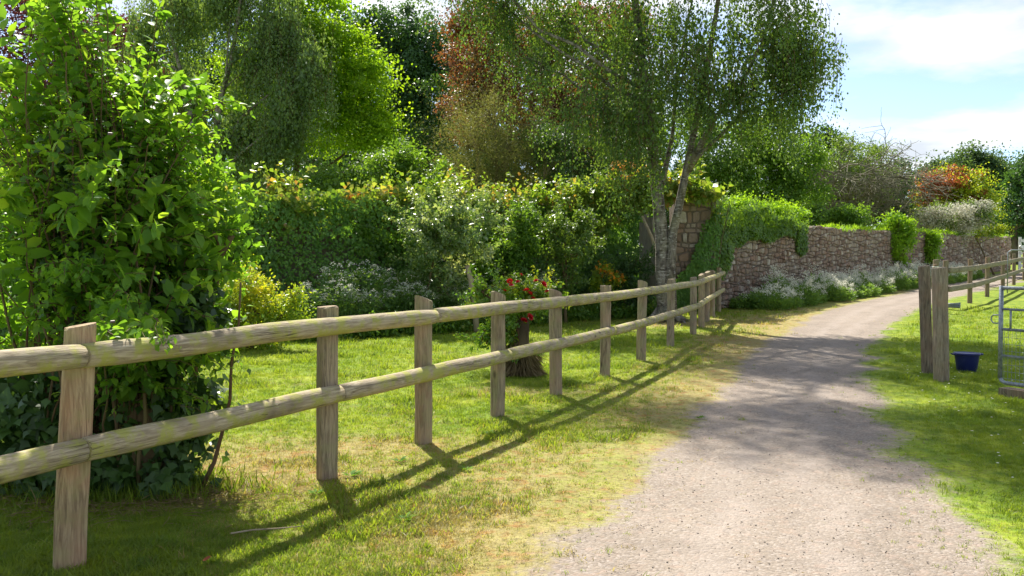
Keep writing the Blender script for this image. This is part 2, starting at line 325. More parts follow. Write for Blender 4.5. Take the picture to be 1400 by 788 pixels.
# ------------------------------------------------------------ ground and path
LE = np.array([(-1.5, 0), (.11, 4.63), (.45, 5.65), (.96, 7.06), (1.52, 8.58), (2.06, 9.85), (2.96, 12.3), (3.88, 15.1), (5.0, 17.8), (6.96, 22.2), (9.3, 26.9), (12.0, 31.2), (16.6, 37.7), (21.3, 44.2), (26.5, 51.4), (45, 76), (80, 120)])
RE = np.array([(1.9, 0), (2.57, 4.63), (2.8, 5.5), (2.95, 6.2), (3.3, 7.6), (4.04, 9.85), (5.16, 13.1), (5.94, 15.1), (7.92, 19.5), (9.79, 23.2), (12.8, 28.4), (15.8, 32.8), (20.3, 38.8), (24.5, 44.2), (29.5, 51.4), (48, 76), (83, 120)])
def path_in(x, y):
    """signed metres inside the path edge (positive on the gravel)"""
    wob = (fbm(x, y, 1.3, 3) - .5) * .7 + (fbm(x, y, 5, 5) - .5) * .3
    xl = np.interp(y, LE[:, 1], LE[:, 0]); xr = np.interp(y, RE[:, 1], RE[:, 0])
    return np.minimum(x - xl, xr - x) + wob * np.clip(1.2 - y / 60, .2, 1)
FENCE = np.array([(-3.04, 3.0), (-2.29, 4.66), (-1.37, 6.70), (-.78, 7.99), (-.15, 9.43), (.53, 10.94), (1.30, 12.68), (2.08, 14.64), (2.99, 17.16), (3.97, 19.9), (4.52, 21.7), (4.95, 23.1), (5.4, 24.5), (6.0, 26.4)])
def dryness(x, y):
    pin = path_in(x, y)
    fx = np.interp(y, FENCE[:, 1], FENCE[:, 0])
    d = .16 + sstep(-2.2, 0, pin) * .40
    d = d + np.where(x < fx, 0, .2 * (x < fx + 3))
    for (cx_, cy_, r_, a_) in [(-1.9, 7.5, .7, .6), (-1.15, 7.9, .5, .6), (-1.7, 6.9, .6, .5), (.1, 11.3, .6, .4), (-1.0, 9.0, .6, .25), (3.9, 22.6, 1.2, .6), (5, 18, 1.4, .25), (-2.2, 6.3, .5, .6), (6.5, 24, 2.5, .3)]:
        d = d + a_ * np.exp(-((x - cx_) ** 2 + (y - cy_) ** 2) / r_ ** 2)
    d = d + (fbm(x, y, .9, 11) - .5) * .7
    return np.clip(np.where(x > np.interp(y, RE[:, 1], RE[:, 0]) - .6, d * .22, d), 0, 1)
def bumps(x, y): return (fbm(x, y, .8, 21) - .5) * .05 * np.clip(1 - path_in(x, y) * .8, .2, 1)
def axis_pts(fine0, fine1, step, lo, hi, grow=1.12):
    a = list(np.arange(fine0, fine1 + 1e-6, step)); s = step; x = fine1
    while x < hi: s *= grow; x += s; a.append(x)
    s = step; x = fine0
    while x > lo: s *= grow; x -= s; a.insert(0, x)
    return np.array(a)
gx = axis_pts(-5, 9, .14, -300, 400); gy = axis_pts(3, 20, .14, -60, 600, 1.06)
X, Y = np.meshgrid(gx, gy); nx, ny = len(gx), len(gy)
Z = gz(X, Y) + np.where(Y < 40, bumps(X, Y), 0)
V = np.stack([X, Y, Z], -1).reshape(-1, 3); ii = (np.arange(ny - 1)[:, None] * nx + np.arange(nx - 1)[None]).reshape(-1, 1)
me = mesh_data('ground', V, ii + np.array([[0, 1, nx + 1, nx]]), M['ground'], True)
for nm, arr in (('dry', dryness(X, Y)), ('gravel', sstep(-.55, .55, path_in(X, Y)))):
    a = me.attributes.new(nm, 'FLOAT', 'POINT'); a.data.foreach_set('value', arr.astype(np.float32).ravel())
tag(obj('ground', me), 'mown lawn with straw coloured worn patches beside the path', 'lawn', kind='structure')
def ground_z(x, y): return gz(x, y) + np.where(np.asarray(y) < 40, bumps(np.asarray(x, float), np.asarray(y, float)), 0)
# path sheet: a strip across the two edges, 4 mm above the ground, its rim wandering with the grass
ys = np.concatenate([np.arange(1.0, 24, .12), np.arange(24, 115, .6)]); K = 26; pv = []; pf = []
for y in ys:
    xl = np.interp(y, LE[:, 1], LE[:, 0]); xr = np.interp(y, RE[:, 1], RE[:, 0])
    xs = np.linspace(xl - .3, xr + .3, 160); ok = xs[path_in(xs, np.full_like(xs, y)) > .5]
    xl, xr = (ok[0], ok[-1]) if len(ok) > 2 else (xl, xr)
    pv.append(np.stack([np.linspace(xl, xr, K), np.full(K, y), np.zeros(K)], -1))
pv = np.concatenate(pv); edge = np.zeros(len(pv)); 
pv[:, 2] = ground_z(pv[:, 0], pv[:, 1]) + .006 + np.where(pv[:, 1] > 40, .03, .0)
col = np.arange(len(pv)) % K; pv[(col == 0) | (col == K - 1), 2] -= .010
ii = (np.arange(len(ys) - 1)[:, None] * K + np.arange(K - 1)[None]).reshape(-1, 1)
pm = mesh_data('path', pv, ii + np.array([[0, 1, K + 1, K]]), M['gravel'], True); tt_ = col / (K - 1)
pa = pm.attributes.new('track', 'FLOAT', 'POINT'); pa.data.foreach_set('value', (np.exp(-((tt_ - .28) / .11) ** 2) + np.exp(-((tt_ - .74) / .11) ** 2)).astype(np.float32))
tag(obj('path', pm), 'pale pinkish gravel path curving past the stone wall', 'path', kind='structure')
# loose stones on the gravel
n = 6500; yy = 3.8 * (26 / 3.8) ** rng.random(n) ** 1.3; xx = np.interp(yy, LE[:, 1], LE[:, 0]) + rng.random(n) * 3.6 - .3
k = path_in(xx, yy) > -.25; xx = xx[k]; yy = yy[k]; n = len(xx)
ico = np.array([[0, 0, .8], [.9, 0, .1], [.1, .8, 0], [-.85, .1, .1], [0, -.9, .05], [0, 0, -.5]]); it = np.array([[0, 1, 2], [0, 2, 3], [0, 3, 4], [0, 4, 1], [5, 2, 1], [5, 3, 2], [5, 4, 3], [5, 1, 4]])
s = (.0025 + .006 * rng.random(n) ** 4)[:, None, None]; an = rng.random(n) * 6.28
Vp = ico[None] * s * (.7 + .6 * rng.random((n, 6, 1))); ca, sa = np.cos(an)[:, None], np.sin(an)[:, None]
Vp = np.stack([Vp[..., 0] * ca - Vp[..., 1] * sa, Vp[..., 0] * sa + Vp[..., 1] * ca, Vp[..., 2]], -1) + np.stack([xx, yy, ground_z(xx, yy) + .008], -1)[:, None]
m = NT('loose_stone'); ri = m.n('ShaderNodeNewGeometry').outputs['Random Per Island']; M['pebble'] = m.done(m.pbr(m.ramp(ri, [(0, (.20, .165, .135)), (.4, (.25, .21, .17)), (.75, (.32, .27, .235)), (1, (.28, .19, .15))]), .9, .2))
tag(obj('loose_gravel', mesh_data('loose_gravel', Vp.reshape(-1, 3), (np.arange(n)[:, None, None] * 6 + it[None]).reshape(-1, 3), M['pebble'])), 'loose small stones scattered over the gravel path', 'gravel', kind='stuff')

# grass tufts (instanced on points)
def tuft(name, nb, h, w, spread, mat, lean=.5):
    V = []; T = []
    for i in range(nb):
        a = rng.random() * 6.28; r = spread * math.sqrt(rng.random()); b = np.array([math.cos(a) * r, math.sin(a) * r, -.01])
        d = rng.random() * 6.28; le = lean * (.3 + rng.random()); hh = h * (.55 + .6 * rng.random()); dx = np.array([math.cos(d), math.sin(d), 0]); sx = np.array([-dx[1], dx[0], 0]) * w * .5
        k = len(V); mid = b + dx * le * hh * .35 + np.array([0, 0, hh * .6]); tip = b + dx * le * hh + np.array([0, 0, hh * .95])
        V += [b - sx, b + sx, mid + sx * .75, mid - sx * .75, tip]; T += [[k, k + 1, k + 2], [k, k + 2, k + 3], [k + 3, k + 2, k + 4]]
    o = bpy.data.objects.new(name, mesh_data(name, np.array(V), np.array(T), mat)); return o
def grass_field(name, xs, ys, scl, tufts, label, cat='grass'):
    col = bpy.data.collections.new(name + '_tufts')
    for t in tufts: col.objects.link(t)
    n = len(xs); me = bpy.data.meshes.new(name); me.vertices.add(n)
    me.vertices.foreach_set('co', np.stack([xs, ys, ground_z(xs, ys)], -1).astype(np.float32).ravel())
    a = me.attributes.new('rot', 'FLOAT_VECTOR', 'POINT'); rot = np.stack([rng.normal(size=n) * .12, rng.normal(size=n) * .12, rng.random(n) * 6.28], -1); a.data.foreach_set('vector', rot.astype(np.float32).ravel())
    a = me.attributes.new('scl', 'FLOAT', 'POINT'); a.data.foreach_set('value', scl.astype(np.float32))
    o = obj(name, me); ng = bpy.data.node_groups.new(name, 'GeometryNodeTree')
    ng.interface.new_socket('Geometry', in_out='INPUT', socket_type='NodeSocketGeometry'); ng.interface.new_socket('Geometry', in_out='OUTPUT', socket_type='NodeSocketGeometry')
    N = ng.nodes; gi = N.new('NodeGroupInput'); go = N.new('NodeGroupOutput'); ip = N.new('GeometryNodeInstanceOnPoints'); ci = N.new('GeometryNodeCollectionInfo')
    ci.inputs[0].default_value = col; ci.inputs['Separate Children'].default_value = True; ci.inputs['Reset Children'].default_value = True
    r = N.new('GeometryNodeInputNamedAttribute'); r.data_type = 'FLOAT_VECTOR'; r.inputs[0].default_value = 'rot'
    s = N.new('GeometryNodeInputNamedAttribute'); s.data_type = 'FLOAT'; s.inputs[0].default_value = 'scl'
    l = ng.links.new; l(gi.outputs[0], ip.inputs['Points']); l(ci.outputs[0], ip.inputs['Instance']); ip.inputs['Pick Instance'].default_value = True
    l(r.outputs[0], ip.inputs['Rotation']); l(s.outputs[0], ip.inputs['Scale']); l(ip.outputs[0], go.inputs[0])
    md = o.modifiers.new('tufts', 'NODES'); md.node_group = ng
    return tag(o, label, cat, kind='stuff')
def lawn_pts(n, y0, y1, pw):
    y = (y0 ** (1 - pw) + rng.random(n) * (y1 ** (1 - pw) - y0 ** (1 - pw))) ** (1 / (1 - pw))
    x = (rng.random(n) * 2 - 1) * (y * .62 + 1.5)
    pin = path_in(x, y); keep = rng.random(n) < np.where(pin > .12, .10 * np.exp(-pin * 4), np.clip(-pin * .95 + .16, 0, 1))
    keep &= y - (x - 5.9) * 1.27 - 27 < .4 * 0 + np.where(x > 5.9, 0, 60)
    return x[keep], y[keep]
x, y = lawn_pts(150000, 3.6, 28, 1.6)
dr = dryness(x, y); isdry = rng.random(len(x)) < np.clip(dr * 1.25 - .1, .02, .92)
scl = (.65 + .5 * rng.random(len(x))) * (1 + np.clip((y - 8) / 14, 0, 1.2)) * (1 + .8 * (vnoise(x, y, 2.2, 31) > .72))
scl *= np.where(path_in(x, y) > -.4, .65, 1)
gt = [tuft('grass_tuft', 11, .042, .0042, .035, M['grass'], .8) for _ in range(4)]
dt = [tuft('dry_grass_tuft', 9, .030, .0036, .045, M['drygrass'], 1.5) for _ in range(3)]
grass_field('lawn_grass', x[~isdry], y[~isdry], scl[~isdry], gt, 'short green grass blades of the lawn on both sides of the path')
grass_field('dry_lawn_grass', x[isdry], y[isdry], scl[isdry], dt, 'dry straw coloured grass blades along the worn path verge')
# daisies on the right-hand grass
n = 260; y = 5 + rng.random(n) ** 1.4 * 10; x = np.interp(y, RE[:, 1], RE[:, 0]) + .5 + rng.random(n) * 4; n = len(x)
P = np.stack([x, y, ground_z(x, y) + .045], -1); Vd = []; Td = []
for q in range(n):
    a = np.arange(8) / 8 * 6.28; r = .011 + .005 * rng.random(); k = len(Vd)
    Vd += [P[q] + (0, 0, .004)] + [P[q] + np.array([math.cos(t) * r * (1 if i % 2 else .75), math.sin(t) * r * (1 if i % 2 else .75), 0]) for i, t in enumerate(a)]
    Td += [[k, k + 1 + i, k + 1 + (i + 1) % 8] for i in range(8)]
tag(obj('daisies', mesh_data('daisies', np.array(Vd), np.array(Td), M['fl_white'])), 'tiny white daisies dotted over the grass by the gate', 'daisies', kind='stuff')

# ------------------------------------------------------------ round-rail fence
def post_mesh(name, w, dp, h, mat, slant=.05, lean=(0, 0), sides=14, wob=.006, power=3.2):
    V = []; Fc = []; zs = [-.25, 0, h * .25, h * .5, h * .75, h - .012, h]
    an = np.arange(sides) / sides * 2 * np.pi + np.pi / sides; cc, ss = np.cos(an), np.sin(an)
    cx_ = np.sign(cc) * np.abs(cc) ** (2 / power) * w * .5; cy_ = np.sign(ss) * np.abs(ss) ** (2 / power) * dp * .5
    for i, z in enumerate(zs):
        k = 1.0 if i < 6 else .93; j = rng.normal(size=(sides, 2)) * wob * .5
        zz_ = z + (slant * cx_ / w if i >= 5 else 0)
        V.append(np.stack([cx_ * k + j[:, 0] + lean[0] * z / h, cy_ * k + j[:, 1] + lean[1] * z / h, np.full(sides, 1.) * zz_], -1))
    n = len(zs)
    for i in range(n - 1):
        for k in range(sides): Fc.append([i * sides + k, i * sides + (k + 1) % sides, (i + 1) * sides + (k + 1) % sides, (i + 1) * sides + k])
    Fc.append([(n - 1) * sides + k for k in range(sides)])
    return mesh_data(name, np.concatenate(V), Fc, mat)
def rail_obj(name, P, r, mat, parent, base, square=False):
    """rail along a polyline; local X runs along its first leg so the grain follows it"""
    P = np.asarray(P, float); d = P[-1] - P[0]; L = np.linalg.norm(d); ex = d / L; ey = unit(np.cross([0, 0, 1.], ex)); ez = np.cross(ex, ey); Rm = np.stack([ex, ey, ez], 1)
    Q = (P - P[0]) @ Rm; cum = np.concatenate([[0], np.cumsum(np.linalg.norm(np.diff(Q, axis=0), axis=1))])
    s = np.linspace(0, cum[-1], max(10, int(cum[-1] * 6))); pts = np.stack([np.interp(s, cum, Q[:, i]) for i in range(3)], -1)
    pts[:, 1:] += np.stack([np.interp(s, np.linspace(0, cum[-1], 6), rng.normal(size=6) * .004), np.interp(s, np.linspace(0, cum[-1], 6), rng.normal(size=6) * .004)], -1)
    sides = 14; an = np.arange(sides) / sides * 2 * np.pi; cs, sn = np.cos(an), np.sin(an)
    prof = np.stack([np.clip(cs, -.55, 1) if not square else np.sign(cs) * np.abs(cs) ** .5 * .45, sn if not square else np.sign(sn) * np.abs(sn) ** .5], -1)   # flat on the post side
    V = []; 
    for i, p in enumerate(pts):
        k = 1 + .018 * math.sin(i * .7 + base) + rng.normal() * .006; k *= .93 if i in (0, len(pts) - 1) else 1
        V.append(np.stack([np.full(sides, p[0]), p[1] - prof[:, 0] * r * k, p[2] + prof[:, 1] * r * k], -1))
    Fc = []
    for i in range(len(pts) - 1):
        for k in range(sides): Fc.append([i * sides + k, (i + 1) * sides + k, (i + 1) * sides + (k + 1) % sides, i * sides + (k + 1) % sides])
    Fc.append(list(range(sides))); Fc.append([(len(pts) - 1) * sides + k for k in range(sides)][::-1])
    o = obj(name, mesh_data(name, np.concatenate(V), Fc, mat, True), parent)
    M4 = Matrix.Identity(4)
    for i in range(3):
        for j in range(3): M4[i][j] = Rm[i][j]
    M4.translation = Vector(P[0] - np.array(parent.location)); o.matrix_local = M4
    return o
fence = empty('post_and_rail_fence', (FENCE[1][0], FENCE[1][1], 0), 'weathered wooden fence with two rounded rails beside the lawn', 'fence')
FB = np.array(fence.location)
hts = [1.27, 1.27, 1.27, 1.28, 1.27, 1.25, 1.27, 1.28, 1.27, 1.25, 1.26, 1.27, 1.26, 1.28]
leans = [(0, 0), (.075, .02), (.01, 0), (.0, 0), (.01, 0), (-.01, 0), (.01, .0), (.035, 0), (.03, .0), (0, .0), (0, 0), (.02, 0), (0, 0), (0, 0)]
nrm = []
for i in range(len(FENCE)):
    a = FENCE[max(0, i - 1)]; b = FENCE[min(len(FENCE) - 1, i + 1)]; t = (b - a) / np.linalg.norm(b - a); nrm.append((t[1], -t[0]))
nrm = np.array(nrm)
for i, (px_, py_) in enumerate(FENCE):
    w = [.15, .158, .15, .145, .142, .14, .14, .145, .14, .14, .14, .14, .14, .14][i]
    me = post_mesh('post', w, .125, hts[i], M['postwarm'] if i == 1 else M['post'], random.uniform(-.06, .07), leans[i])
    o = obj('post', me, fence); o.location = Vector((px_, py_, g1(px_, py_))) - fence.location
    o.rotation_euler = (0, 0, math.atan2(nrm[i][1], nrm[i][0]) + R(90) + random.uniform(-.15, .15) - .45)
def rail_pt(i, z): x, y = FENCE[i] + nrm[i] * .112; return np.array([x, y, g1(x, y) + z])
def nail(i, z, sgn):
    b = MB(); x, y = FENCE[i] + nrm[i] * .172; t = np.array([-nrm[i][1], nrm[i][0]])
    c = np.array([x, y, g1(x, y) + z]) + np.array([t[0], t[1], 0]) * sgn - FB; n3 = np.array([nrm[i][0], nrm[i][1], 0])
    b.tube([c - n3 * .02, c, c + n3 * .003], [.007, .008, .006], 8); return b.data('nail', M['iron'])
for z, joints in ((1.125, [0, 1, 3, 5, 7, 9, 13]), (.635, [0, 1, 2, 4, 6, 8, 9, 13])):
    for a, b in zip(joints[:-1], joints[1:]):
        P = [rail_pt(i, z) for i in range(a, b + 1)]
        P = np.array(P)
        g = .007; P[0] = P[0] + (P[1] - P[0]) / np.linalg.norm(P[1] - P[0]) * g; P[-1] = P[-1] - (P[-1] - P[-2]) / np.linalg.norm(P[-1] - P[-2]) * g
        if b == 13: P[-1] += (P[-1] - P[-2]) / np.linalg.norm(P[-1] - P[-2]) * .25
        ro = rail_obj('rail', P, .066, M['rail'], fence, a)
        for j, sgn in ((a, .045), (b, -.05)):
            if 0 < j < 10: no_ = obj('nail', nail(j, z + .015, sgn), ro); no_.matrix_parent_inverse = ro.matrix_local.inverted()

# ------------------------------------------------------------ gate posts, bucket, gate, far fence
def gp(px, py, label, w, h, lean, mt='gatepost'):
    d = (py - HOR) / F; D = CH / d; x = (px - 700) / F * D
    me = post_mesh('gate_post', w, w * .95, h, M[mt], .02, lean, 20, .006, 2.6); o = obj('gate_post', me, None, (x, D, g1(x, D)))
    o.rotation_euler = (0, 0, .2); tag(o, label, 'post', 'thick posts where the field gate closes')
    return o
o = gp(1289, 522, 'thick wooden gate post with split base, the taller-looking one closer to the blue bucket', .19, 1.52, (-.055, 0), 'gatepost_pale')
o['label'] = 'thick round wooden gate post standing beside the blue bucket'
gp(1269.5, 511, 'thick dark wooden gate post touching the post by the bucket, on its path side', .15, 1.54, (-.075, 0))
bk = empty('bucket', (6.64, 13.25, g1(6.6, 13.2)), 'dark blue plastic feed bucket on the grass behind the gate posts', 'bucket')
def lathe(prof, sides, name, mat):
    V = []; Fc = []; n = len(prof)
    for r, z in prof:
        a = np.arange(sides) / sides * 2 * np.pi; V.append(np.stack([np.cos(a) * r, np.sin(a) * r, np.full(sides, z)], -1))
    for i in range(n - 1):
        for k in range(sides): Fc.append([i * sides + k, i * sides + (k + 1) % sides, (i + 1) * sides + (k + 1) % sides, (i + 1) * sides + k])
    Fc.append(list(range(sides))[::-1]); Fc.append([(n - 1) * sides + k for k in range(sides)])
    return mesh_data(name, np.concatenate(V), Fc, mat, True)
obj('body', lathe([(.125, 0), (.135, .01), (.168, .262), (.169, .267), (.156, .268), (.15, .2), (.12, .02)], 28, 'body', M['blue']), bk)
obj('rim', lathe([(.168, .238), (.182, .24), (.186, .256), (.181, .272), (.158, .273), (.1565, .269)], 28, 'rim', M['blue']), bk)
for s in (-1, 1):
    b = MB(); b.box((s * .19, 0, .25), (.015, .032, .013)); b.tube([(s * .186, -.065, .246), (s * .212, -.045, .256), (s * .218, 0, .26), (s * .212, .045, .256), (s * .186, .065, .246)], .008, 6); obj('handle', b.data('handle', M['blue']), bk)
# field gate, hung beyond the right edge of the view, its latch end in sight
G0 = np.array([5.89, 10.95, 0]); gd = np.array([.4, -.916, 0]); gate = empty('field_gate', tuple(G0), 'galvanised tubular field gate with wire mesh, standing open on the grass', 'gate')
def gpnt(s, z): return gd * s + np.array([0, 0, z])
zt, zb, GL = 1.285, .145, 2.7
b = MB(); b.tube([gpnt(.0, zb + .05), gpnt(0, zt + .025)], .026, 10); obj('upright', b.data('upright', M['galv'], True), gate)
b = MB(); b.tube([gpnt(GL, zb + .05), gpnt(GL, zt)], .024, 10); obj('upright', b.data('upright', M['galv'], True), gate)
for z, r in ((zt, .022), (1.03, .015), (.79, .015), (.47, .015)):
    b = MB(); b.tube([gpnt(0, z), gpnt(GL * .5, z), gpnt(GL, z)], r, 9); obj('bar', b.data('bar', M['galv'], True), gate)
b = MB(); b.tube([gpnt(0, zb + .06), gpnt(.02, zb + .02), gpnt(.07, zb), gpnt(GL - .07, zb), gpnt(GL, zb + .05)], .023, 10); obj('bottom_tube', b.data('bottom_tube', M['galv'], True), gate)
b = MB(); b.tube([gpnt(.13, .79), gpnt(.13, 1.03)], .013, 8); obj('brace', b.data('brace', M['galv'], True), gate)
b = MB(); b.tube([gpnt(.0, .955), gpnt(-.1, .955), gpnt(-.13, .93), gpnt(-.13, .88), gpnt(-.1, .855), gpnt(0, .855)], .008, 7); obj('latch', b.data('latch', M['galv'], True), gate)
b = MB()
for s in np.arange(.05, GL, .052): b.tube([gpnt(s, zb), gpnt(s, .79)], .0024, 4, False)
for z in np.arange(.2, .79, .082): b.tube([gpnt(.0, z), gpnt(GL, z)], .0024, 4, False)
obj('wire_mesh', b.data('wire_mesh', M['galv']), gate)
sl = empty('timber_sleeper', (G0[0] + .02, G0[1] - .05, 0), 'short brown timber sleeper lying under the field gate', 'timber')
b = MB(); rm = np.array([[gd[0], -gd[1], 0], [gd[1], gd[0], 0], [0, 0, 1]]); b.box(gd * .9 + (0, 0, .03), (.9, .09, .06), rm)
obj('plank', b.data('plank', M['gatepost']), sl)
# far fence
FF = np.array([(12.2, 26.2), (13.1, 27.5), (15.1, 30.0), (17.6, 33.7), (20.6, 38.2), (23.6, 42.8), (27, 48), (30.8, 53.6)])
ff = empty('board_rail_fence', (13.1, 27.5, g1(13.1, 27.5)), 'wooden fence with flat board rails along the far stretch of the path', 'fence')
for i, (x, y) in enumerate(FF):
    o = obj('post', post_mesh('post', .14, .14, 1.47 if i else 1.52, M['farwood'], .01), ff); o.location = Vector((x, y, g1(x, y))) - ff.location
fn = np.array([-.78, .62])
for z in (1.17, .6):
    for i in range(1, len(FF) - 1):
        a = FF[i] + fn * -.02; c = FF[i + 1] + fn * -.02; e = (c - a) / np.linalg.norm(c - a)
        nr = np.array([e[1], -e[0]]) * .085
        P = [np.array([*(a + nr - e * .06 * 0), g1(*a) + z]), np.array([*(c + nr), g1(*c) + z])]
        dv = (P[1] - P[0]) / np.linalg.norm(P[1] - P[0]); P[0] = P[0] + dv * .006; P[1] = P[1] - dv * .006
        rail_obj('rail', P, .085, M['farrail'], ff, i, True)
st = empty('electric_fence_stake', (11.25, 24.2, g1(11, 24.2)), 'thin wooden stake with pale insulator ring behind the gate posts', 'stake')
obj('stake', post_mesh('stake', .1, .1, 1.44, M['farwood'], .01), st)
b = MB(); b.tube([(.075 * math.cos(t), .075 * math.sin(t), 1.37) for t in np.linspace(0, 6.3, 14)], .012, 6); obj('insulator', b.data('insulator', M['white']), st)
cl = empty('tape_coil', (13.15, 27.3, g1(13.1, 27.3)), 'small coil of pale fencing tape at the foot of a fence post', 'coil')
b = MB(); tt = np.linspace(0, 19, 60); b.tube(np.stack([.19 * np.cos(tt) + .05, .1 * np.sin(tt) - .12, .06 + .0075 * tt], -1), .022, 5); obj('coil', b.data('coil', M['galv']), cl)
# second gate far up the path and pale garden gate at the wall's end
g2 = empty('tube_gate', (19.6, 36, g1(19.6, 36)), 'bare steel tube gate frame beyond the board fence', 'gate')
b = MB(); e2 = np.array([.95, -.3, 0]); b.tube([(0, 0, -.05), (0, 0, 1.62), e2 * .12 + (0, 0, 1.7), e2 * 2.6 + (0, 0, 1.7), e2 * 2.7 + (0, 0, 1.6), e2 * 2.7 + (0, 0, -.05)], .022, 8); obj('frame', b.data('frame', M['galv'], True), g2)
g3 = empty('white_gate', (34.6, 62, g1(34.6, 62)), 'pale painted slatted gate at the far end of the stone wall', 'gate')
for z in (.4, .8, 1.25, 1.7, 2.1):
    b = MB(); b.box((1.7, 0, z), (1.7, .03, .09)); obj('slat', b.data('slat', M['white']), g3)
for x in (0, 1.7, 3.4):
    b = MB(); b.box((x, .06, 1.15), (.09, .028, 1.2)); obj('upright', b.data('upright', M['white']), g3)
b = MB(); b.tube([(-.1, -.1, 1.75), (1.4, -.1, .3)], .07, 6); obj('diagonal_brace', b.data('diagonal_brace', M['white']), g3)

# ------------------------------------------------------------ stone wall
W0 = np.array([5.9, 27.0]); W1 = np.array([36.0, 65.8]); WL = np.linalg.norm(W1 - W0); wd = (W1 - W0) / WL; wnrm = np.array([wd[1], -wd[0]])
def wpt(u, v, o):
    p = W0 + wd * u + wnrm * o; return np.array([p[0], p[1], g1(*(W0 + wd * u)) + v])
def wH(u): return float(np.interp(u, [0, 5, 8, 20, 50], [2.85, 2.75, 2.55, 2.5, 2.35])) + .07 * math.sin(u * 1.9) * math.sin(u * .63)
m = NT('wall_stone'); ri = m.n('ShaderNodeNewGeometry').outputs['Random Per Island']; oi = m.n('ShaderNodeObjectInfo').outputs['Random']; p = m.pos()
rr = m.math('FRACT', m.math('ADD', ri, oi)); c = m.ramp(rr, [(0, (.19, .13, .095)), (.2, (.31, .20, .145)), (.4, (.255, .195, .145)), (.6, (.35, .28, .22)), (.8, (.25, .17, .13)), (.9, (.42, .36, .29)), (1, (.48, .43, .36))])
nn = m.noise(p, 9, 6, .65); big = m.noise(p, .55, 4); c = m.mix(m.math('MULTIPLY', m.mapr(nn, .4, .7), .5), c, (.21, .145, .11)); c = m.mix(m.math('MULTIPLY', m.mapr(big, .5, .66), .5), c, (.38, .33, .26))
M['stone'] = m.done(m.pbr(c, .9, .15, m.bump(nn, .7, .02)))
m = NT('lime_mortar'); nn = m.noise(m.pos(), 14, 6, .7); b2 = m.noise(m.pos(), .8, 3); M['mortar'] = m.done(m.pbr(m.mix(m.mapr(b2, .4, .6), m.mix(m.mapr(nn, .35, .65), (.13, .095, .072), (.21, .16, .125)), (.20, .165, .13)), .95, .1, m.bump(nn, .8, .03)))
wall = empty('stone_wall', tuple(wpt(0, 0, 0)), 'old pinkish rubble stone wall running along the path', 'wall'); WB = np.array(wall.location)
b = MB(); us = np.linspace(0, WL, 90); Vc = []; Fc = []
for u in us:
    h = wH(u); Vc += [wpt(u, -.3, .0) - WB, wpt(u, h, 0) - WB, wpt(u, h + .05, -.22) - WB, wpt(u, h, -.45) - WB, wpt(u, -.3, -.45) - WB]
for i in range(len(us) - 1):
    for k in range(4): Fc.append([i * 5 + k, (i + 1) * 5 + k, (i + 1) * 5 + k + 1, i * 5 + k + 1])
Fc += [[0, 1, 2, 3, 4][::-1], [len(Vc) - 5 + k for k in range(5)]]
obj('core', mesh_data('core', np.array(Vc), Fc, M['mortar']), wall)
def stone_geom(corners, out0, depth, mapf):
    """irregular stone: chamfered outline pushed out of the wall face. corners (4,2) in (u,v)"""
    c = np.array(corners); P = []
    for k in range(4):
        a, e = c[k], c[(k + 1) % 4]; P.append(a + (e - a) * random.uniform(.10, .22)); P.append(a + (e - a) * random.uniform(.78, .90))
    P = np.array(P); cen = P.mean(0); P += rng.normal(size=P.shape) * .006
    ins = cen + (P - cen) * .80 + rng.normal(size=P.shape) * .004
    d2 = depth * (1 + rng.normal(size=8) * .22)
    V = [mapf(*q, out0 - .02) for q in P] + [mapf(*q, out0 + depth * .55) for q in cen + (P - cen) * .96] + [mapf(*q, out0 + d2[i]) for i, q in enumerate(ins)] + [mapf(*cen, out0 + depth * 1.15)]
    Fq = []
    for k in range(8):
        k2 = (k + 1) % 8; Fq += [[k, k2, 8 + k2, 8 + k], [8 + k, 8 + k2, 16 + k2, 16 + k], [16 + k, 16 + k2, 24]]
    return np.array(V), Fq
def rubble(U, Hf, mapf, sw, sh, u0=0):
    """rows of uneven stones; returns list of (u, v, size, corners)"""
    out = []; v = .0; row = 0; top = max(Hf(u) for u in np.linspace(u0, U, 20)); nodes = {}
    edges = [0.]
    while edges[-1] < top + .2: edges.append(edges[-1] + random.uniform(.72, 1.32) * sh)
    def wav(r, u): return edges[r] + .045 * sh / .15 * math.sin(u * 1.7 + r * 2.1) + .03 * math.sin(u * 5.1 + r * 4.7)
    for r in range(len(edges) - 1):
        u = u0 - random.random() * .1
        while u < U:
            w = random.uniform(.55, 1.5) * sw; hm = Hf(min(max(u, u0), U))
            if random.random() < .12: w *= .5
            g = .013
            c = [(u + g + random.uniform(-.012, .02), wav(r, u) + g), (u + w - g + random.uniform(-.02, .012), wav(r, u + w) + g), (u + w - g + random.uniform(-.02, .012), wav(r + 1, u + w) - g), (u + g + random.uniform(-.012, .02), wav(r + 1, u) - g)]
            c = np.array(c); c[:, 0] = np.clip(c[:, 0], u0 + .005, U - .005)
            if c[2, 1] < hm + .06 and c[1, 0] - c[0, 0] > .05: out.append((u + w / 2, (c[0, 1] + c[2, 1]) / 2, w * (edges[r + 1] - edges[r]), c))
            u += w
    return out
near = []; rest = MB()
for (ua, ub, sw, sh) in ((0, 10, .19, .125), (10, 22, .22, .145), (22, WL, .32, .19)):
    for s in rubble(ub, wH, None, sw, sh, ua):
        q, f = stone_geom(s[3], 0, random.uniform(.025, .075), wpt)
        hidden = s[0] < 6.5 and s[1] > np.interp(s[0], [0, 1.2, 3, 6.5], [.9, 1.3, 1.9, 2.2])
        near.append((1e3 if hidden else 0, q, f, s[2] / (27 + .79 * s[0]) ** 2))
